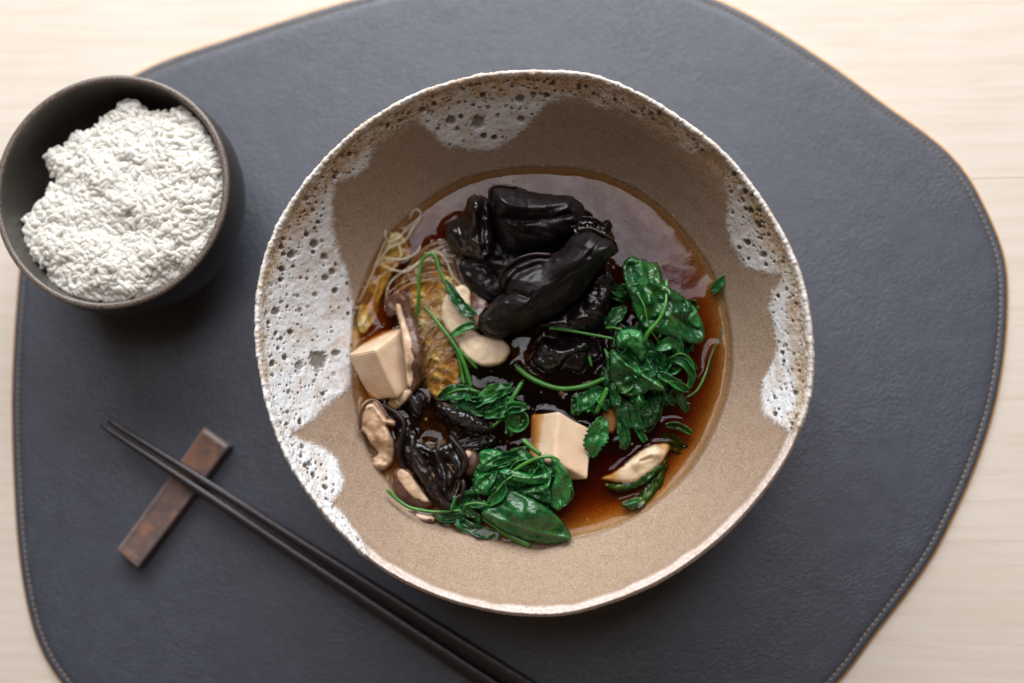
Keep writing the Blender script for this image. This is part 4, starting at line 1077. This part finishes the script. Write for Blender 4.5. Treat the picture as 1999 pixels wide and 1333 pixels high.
# low food that fills the depth of the soup
for ol_, lab, mt in (([(930, 560), (1080, 540), (1200, 580), (1240, 700), (1180, 800), (1050, 790), (950, 740), (920, 640)], 'dark wood ear mass submerged under the centre of the soup', ME1),
                     ([(760, 800), (900, 780), (980, 880), (920, 1000), (820, 1000), (770, 920)], 'dark wood ear mass submerged under the lower left mushrooms', ME1)):
    o = pillow('wood_ear_mushroom', ol_, 2.5, 1.0, mt, R_=40, noise=(.02, .15), seed=97); tag(o, lab, 'wood ear', 'black wood ear mushrooms in the soup')

# ------------------------------------------------------------------ broth with a meniscus at every edge
kd_pts = np.vstack(CONTACT)
cell = {}
for p_ in kd_pts: cell[(round(p_[0] / .05), round(p_[1] / .05))] = p_
kp = np.array(list(cell.values()))
kd = KDTree(len(kp))
for i, p_ in enumerate(kp): kd.insert((p_[0], p_[1], 0), i)
kd.balance()
NB = 720
step_ = NC // NB if NC % NB == 0 else None
bi = np.linspace(0, NC, NB, endpoint=False).astype(int)
edge = brxy[bi]
rows = []
ks = 1 - np.linspace(1, 0, 150) ** 1.0
for k in ks[1:]:
    k_ = k * 1.012
    q = bc + (edge - bc) * k_
    rows.append(q)
QQ = np.stack(rows)
nr_ = len(rows)
dist = np.array([kd.find((a, b, 0))[2] for a, b in QQ.reshape(-1, 2)]).reshape(nr_, NB)
edge_d = (1 - ks[1:])[:, None] * np.linalg.norm(edge - bc, axis=1)[None, :]
zz = BZ + .13 * np.exp(-dist / .15) + .17 * np.exp(-edge_d / .22) + .004 * fbm(QQ[..., 0] * .8, QQ[..., 1] * .8, 0, 88, 3)
# soften the field
for _ in range(2):
    zz = (zz + np.roll(zz, 1, 1) + np.roll(zz, -1, 1) + np.vstack([zz[:1], zz[:-1]]) + np.vstack([zz[1:], zz[-1:]])) / 5
topv = np.column_stack([QQ.reshape(-1, 2), zz.ravel()])
under = []
for k in np.linspace(1, .03, 22)[1:]:
    under.append(np.column_stack([bc + (edge - bc) * (k * 1.012), np.full(NB, 1.30 + (BZ - 1.35) * k ** 2.6)]))
allv = np.vstack([topv] + under)
fc = gridfaces(nr_ + len(under), NB, True)
n0 = len(allv); allv = np.vstack([allv, [[bc[0], bc[1], zz[0].mean()], [bc[0], bc[1], 1.30]]])
fq = [tuple(x) for x in fc]
last = (nr_ + len(under) - 1) * NB
tri = [(n0, (i + 1) % NB, i) for i in range(NB)] + [(n0 + 1, last + i, last + (i + 1) % NB) for i in range(NB)]
o = meshobj('broth', allv, fq + tri, MBR)
import bmesh
bm = bmesh.new(); bm.from_mesh(o.data); bmesh.ops.recalc_face_normals(bm, faces=bm.faces); bm.to_mesh(o.data); bm.free()
tag(o, 'dark amber soy broth filling the stoneware bowl and reflecting the window', 'broth', None, 'stuff')

# oil beads and crumbs floating on the broth
MOIL = M('oil_bead'); MOIL.set(Base_Color=(.55, .33, .10, 1), Roughness=.06, Specular_IOR_Level=.6)
_tr = MOIL.n('BsdfTransparent'); _mx = MOIL.n('MixShader'); _mx.inputs[0].default_value = .35
MOIL.put(_mx.inputs[1], _tr.outputs[0]); MOIL.put(_mx.inputs[2], MOIL.b.outputs[0]); MOIL.put(MOIL.out.inputs['Surface'], _mx.outputs[0])
r = np.random.default_rng(21); V = []; Fc = []; n = 0; made = 0
while made < 90:
    a = r.uniform(0, 2 * math.pi); q = bc + np.array([math.cos(a), math.sin(a)]) * 8.4 * math.sqrt(r.uniform(.05, 1))
    if kd.find((q[0], q[1], 0))[2] < .22: continue
    rr_ = min(.11, .025 + r.exponential(.022)); made += 1
    ring = [(q[0], q[1], BZ + .012 + rr_ * .45)]
    for lv, (k, hz) in enumerate(((.5, .38), (.85, .2), (1.0, -.05))):
        for j in range(12):
            an = j * math.pi / 6; ring.append((q[0] + math.cos(an) * rr_ * k, q[1] + math.sin(an) * rr_ * k, BZ + .012 + rr_ * hz))
    for j in range(12):
        Fc.append((n, n + 1 + j, n + 1 + (j + 1) % 12))
        for lv in (0, 1):
            b = n + 1 + lv * 12; j2 = (j + 1) % 12
            Fc.append((b + j, b + 12 + j, b + 12 + j2)); Fc.append((b + j, b + 12 + j2, b + j2))
    V += ring; n += len(ring)
o = meshobj('oil_beads', np.array(V), np.array(Fc), MOIL.m)
tag(o, 'tiny oil beads scattered over the open broth', 'oil beads', None, 'stuff')

# ------------------------------------------------------------------ rice bowl
RBZ = 6.5
rb_px = [(217 + 225 * math.cos(a), 373 + 233 * math.sin(a)) for a in np.linspace(0, 2 * math.pi, 40, endpoint=False)]
q = np.array([P(a, b, RBZ)[:2] for a, b in rb_px]); rbc = q.mean(0); rbr = np.linalg.norm(q - rbc, axis=1).mean()
NB2 = 300
T2 = np.linspace(0, 2 * math.pi, NB2, endpoint=False)
rbow = empty('rice_bowl', (rbc[0], rbc[1], MATZ), 'small dark brown ceramic bowl of rice at the upper left corner', 'bowl')
prof = []
for a in np.linspace(0, 1, 40): prof.append((rbr * math.sin(math.pi / 2 * (a * .86 + .02)) ** .75 * .985 / (math.sin(math.pi / 2 * .88) ** .75) - .22, .9 + (RBZ - .9 - .02) * a ** 2.0, 0, 1))
r_in = prof[-1][0]
for a in np.linspace(0, math.pi, 9)[1:]: prof.append((r_in + (rbr - r_in) * (1 - math.cos(a)) / 2, RBZ - .02 + .10 * math.sin(a), 1, 0))
for rr_, z in ((1.003, 6.3), (1.012, 5.7), (1.015, 5.0), (1.005, 4.3), (.975, 3.5), (.92, 2.7), (.83, 1.9), (.70, 1.25), (.56, .85), (.52, .6)): prof.append((rbr * rr_, z, 0, 0))
rows = []; ri = []; inn = []
for rr_, z, e_, i_ in prof:
    wob = 1 + .006 * np.sin(T2 * 2 + 1) + .004 * np.sin(T2 * 3)
    rows.append(np.column_stack([rbc[0] + rr_ * wob * np.cos(T2), rbc[1] + rr_ * wob * np.sin(T2), z + .05 * np.sin(T2 + 2) * (z / RBZ)])); ri.append(np.full(NB2, e_)); inn.append(np.full(NB2, i_))
meshobj('bowl_body', np.vstack(rows), gridfaces(len(rows), NB2, True)[:, ::-1], MD, rbow, attrs={'rim': np.concatenate(ri), 'inner': np.concatenate(inn)})
rows = [np.column_stack([rbc[0] + r_ * np.cos(T2), rbc[1] + r_ * np.sin(T2), np.full(NB2, z)]) for r_, z in ((2.3, .9), (2.3, MATZ + .01), (2.7, MATZ + .01), (2.85, .8))]
meshobj('foot_ring', np.vstack(rows), gridfaces(4, NB2, True)[:, ::-1], MD, rbow, attrs={'rim': np.zeros(4 * NB2), 'inner': np.zeros(4 * NB2)})

rice_px = [(240, 203), (262, 198), (300, 222), (345, 210), (392, 235), (425, 285), (437, 350), (428, 430), (400, 490), (350, 545), (290, 580), (230, 597), (160, 596), (118, 575), (98, 530), (68, 500), (45, 450), (70, 405), (98, 375), (105, 345), (92, 300), (125, 290), (150, 265), (190, 250), (215, 225)]
rp = spline(rice_px, True, 6)


def ricez(x, y):
    d = np.clip(seg_dist(x, y, rp, True) / 75, 0, 1)
    base = 4.8 + 1.0 * np.clip((x - 60 + (y - 200) * .4) / 480, 0, 1)
    return base + 1.0 * np.sqrt(d) * (1 - .2 * d) + .19 * fbm(x * .020, y * .020, 0, 77, 3)


r = np.random.default_rng(11)
nth, nph = 8, 6
gv = []
for i in range(1, nph):
    a = math.pi * i / nph
    for j in range(nth):
        b = 2 * math.pi * j / nth
        gv.append((math.cos(a), math.sin(a) * math.cos(b) * .9, math.sin(a) * math.sin(b)))
gv = [(1, 0, 0)] + gv + [(-1, 0, 0)]; gv = np.array(gv)
gf = []
for j in range(nth): gf.append((0, 1 + j, 1 + (j + 1) % nth, 1 + (j + 1) % nth)); 
tri = [(0, 1 + (j + 1) % nth, 1 + j) for j in range(nth)]
for i in range(nph - 2):
    for j in range(nth):
        a = 1 + i * nth + j; b = 1 + i * nth + (j + 1) % nth
        tri += [(a, b, b + nth), (a, b + nth, a + nth)]
last = len(gv) - 1; s0 = 1 + (nph - 2) * nth
tri += [(last, s0 + j, s0 + (j + 1) % nth) for j in range(nth)]
tri = np.array(tri)
allv = []; allf = []; n = 0
cnt = 0
while cnt < 2700:
    x = r.uniform(30, 445); y = r.uniform(190, 605)
    if not inside(np.array([x]), np.array([y]), rp)[0]: continue
    z = float(ricez(np.array([x]), np.array([y]))[0]) - abs(r.normal(0, .06)) + .03
    c_ = P(x, y, z)
    ln = r.uniform(.29, .38); wd_ = r.uniform(.15, .185)
    a = r.uniform(0, 2 * math.pi); el = r.normal(0, .16)
    d = np.array([math.cos(a) * math.cos(el), math.sin(a) * math.cos(el), math.sin(el)])
    s_ = np.cross(d, [0, 0, 1]); s_ /= np.linalg.norm(s_); u_ = np.cross(s_, d)
    g2 = gv.copy(); g2[:, 2] += .25 * (g2[:, 0] ** 2) * r.uniform(-1, 1)
    w = c_ + g2[:, :1] * ln * d + (g2[:, 1:2] * s_ + g2[:, 2:3] * u_) * wd_
    rad = np.hypot(w[:, 0] - rbc[0], w[:, 1] - rbc[1])
    if rad.max() > r_in - .05: 
        k = (r_in - .08) / rad.max(); c2 = np.array([rbc[0], rbc[1]]); w[:, :2] = c2 + (w[:, :2] - c2) * k
    allv.append(w); allf.append(tri + n); n += len(w); cnt += 1
# solid core below the grains
gxx, gyy = np.meshgrid(np.arange(30, 445, 6.), np.arange(190, 606, 6.)); 
kk = inside(gxx, gyy, rp)
zc_ = ricez(gxx, gyy) - .02
zc_ = np.where(kk, zc_, 2.0)
cv = P(gxx, gyy, zc_)
rad = np.hypot(cv[..., 0] - rbc[0], cv[..., 1] - rbc[1]); lim = r_in - .25
sc_ = np.where(rad > lim, lim / np.maximum(rad, 1e-6), 1)
cv[..., 0] = rbc[0] + (cv[..., 0] - rbc[0]) * sc_; cv[..., 1] = rbc[1] + (cv[..., 1] - rbc[1]) * sc_
fcore = gridfaces(gxx.shape[0], gxx.shape[1], False)
fcore = fcore[kk.ravel()[fcore].all(1)]
fcore = np.vstack([fcore[:, [0, 1, 2]], fcore[:, [0, 2, 3]]])[:, ::-1]
allf.append(fcore + n); allv.append(cv.reshape(-1, 3))
o = meshobj('steamed_rice', np.vstack(allv), np.vstack(allf), MRICE)
tag(o, 'mound of white steamed rice grains filling the small dark bowl', 'rice', None, 'stuff')

# ------------------------------------------------------------------ chopstick rest
crn = [P(a, b, 1.25) for a, b in ((394, 838), (443, 873), (268, 1106), (228, 1072))]
nu, nv = 14, 48
U, Vv = np.meshgrid(np.linspace(0, 1, nu), np.linspace(0, 1, nv))
rest = empty('chopstick_rest', np.mean(crn, 0) * [1, 1, 0] + [0, 0, MATZ], 'rusty brown ceramic bar chopstick rest under the chopstick tips', 'chopstick rest')


def bil(u, v, ins=0.):
    u = ins + u * (1 - 2 * ins)
    a = crn[0] + (crn[1] - crn[0]) * u[..., None]; b = crn[3] + (crn[2] - crn[3]) * u[..., None]
    return a + (b - a) * v[..., None]


top = bil(U, Vv)
eu = np.minimum(U, 1 - U) * 1.4; ev = np.minimum(Vv, 1 - Vv) * 6.8; ed = np.minimum(eu, ev)
top[..., 2] = 1.25 - .14 * (1 - (2 * Vv - 1) ** 2) - .07 * np.clip(ed / .25, 0, 1) - .07 * np.clip(1 - ed / .05, 0, 1) + .012 * vnoise(U * 6, Vv * 20)
per = [(i, 0) for i in range(nu)] + [(nu - 1, j) for j in range(1, nv)] + [(i, nv - 1) for i in range(nu - 2, -1, -1)] + [(0, j) for j in range(nv - 2, 0, -1)]
V = [tuple(x) for x in top.reshape(-1, 3)]; f = gridfaces(nv, nu, False).tolist()
ring0 = [j * nu + i for i, j in per]; cc = np.mean(crn, 0)
prev = ring0; ring_pts = np.array([V[i] for i in ring0])
for (k, z) in ((1.02, -.05), (1.03, -.15), (1.03, -.7), (1.0, None)):
    st_ = len(V)
    for p_ in ring_pts:
        V.append((cc[0] + (p_[0] - cc[0]) * k, cc[1] + (p_[1] - cc[1]) * k, p_[2] + z if z is not None else MATZ + .01))
    cur = list(range(st_, st_ + len(per)))
    for i in range(len(per)):
        j = (i + 1) % len(per); f.append([prev[i], cur[i], cur[j], prev[j]])
    prev = cur
eat = np.zeros(len(V)); eat[:nu * nv] = np.clip(1 - ed.ravel() / .14, 0, 1); eat[nu * nv:nu * nv + 2 * len(per)] = 1
V_ = np.array(V)
bar = meshobj('rest_bar', V_, f, MR, rest, attrs={'edge': eat})
bm = bmesh.new(); bm.from_mesh(bar.data); bmesh.ops.recalc_face_normals(bm, faces=bm.faces); bm.to_mesh(bar.data); bm.free()


# ------------------------------------------------------------------ chopsticks
def chop(a, b, za, zb, label):
    A = P(a[0], a[1], za); B = P(b[0], b[1], zb)
    d = (B - A); Ln = np.linalg.norm(d); d /= Ln
    s_ = np.cross(d, [0, 0, 1]); s_ /= np.linalg.norm(s_); u_ = np.cross(s_, d)
    Lt = 25.5; B = A + d * Lt
    V = []; n = 60; seg = 20
    for i in range(n):
        t = i / (n - 1); r_ = .125 + (.40 - .125) * t ** .85
        if i == 0: r_ *= .5
        if i == 1: pass
        if i == n - 1: r_ *= .75
        c_ = A + d * Lt * (t if i else 0)
        if i == 1: c_ = A + d * .05
        sq = 1.0 - .35 * (1 - t)                                            # round tip to squarer handle
        for k in range(seg):
            an = 2 * math.pi * k / seg; ca, sa = math.cos(an), math.sin(an)
            e_ = 2 / (2 + 2.5 * t)
            x = abs(ca) ** e_ * np.sign(ca); y = abs(sa) ** e_ * np.sign(sa)
            V.append(c_ + s_ * r_ * x + u_ * r_ * .9 * y)
    f = gridfaces(n, seg, True)[:, ::-1].tolist() + [list(range(seg)), list(range((n - 1) * seg, n * seg))[::-1]]
    o = meshobj('chopstick', np.array(V), f, MCHOP)
    bm = bmesh.new(); bm.from_mesh(o.data); bmesh.ops.recalc_face_normals(bm, faces=bm.faces); bm.to_mesh(o.data); bm.free()
    tag(o, label, 'chopstick', 'pair of dark chopsticks')


chop((211, 820), (752, 1163), 1.65, .98, 'dark chopstick of the pair lying nearer the large bowl')
chop((197, 829), (760, 1204), 1.62, .98, 'dark chopstick of the pair lying farther from the large bowl')

print('triangles', sum(sum(len(p.vertices) - 2 for p in o.data.polygons) if len(o.data.polygons) < 300000 else len(o.data.polygons) * 2 for o in bpy.data.objects if o.type == 'MESH'))
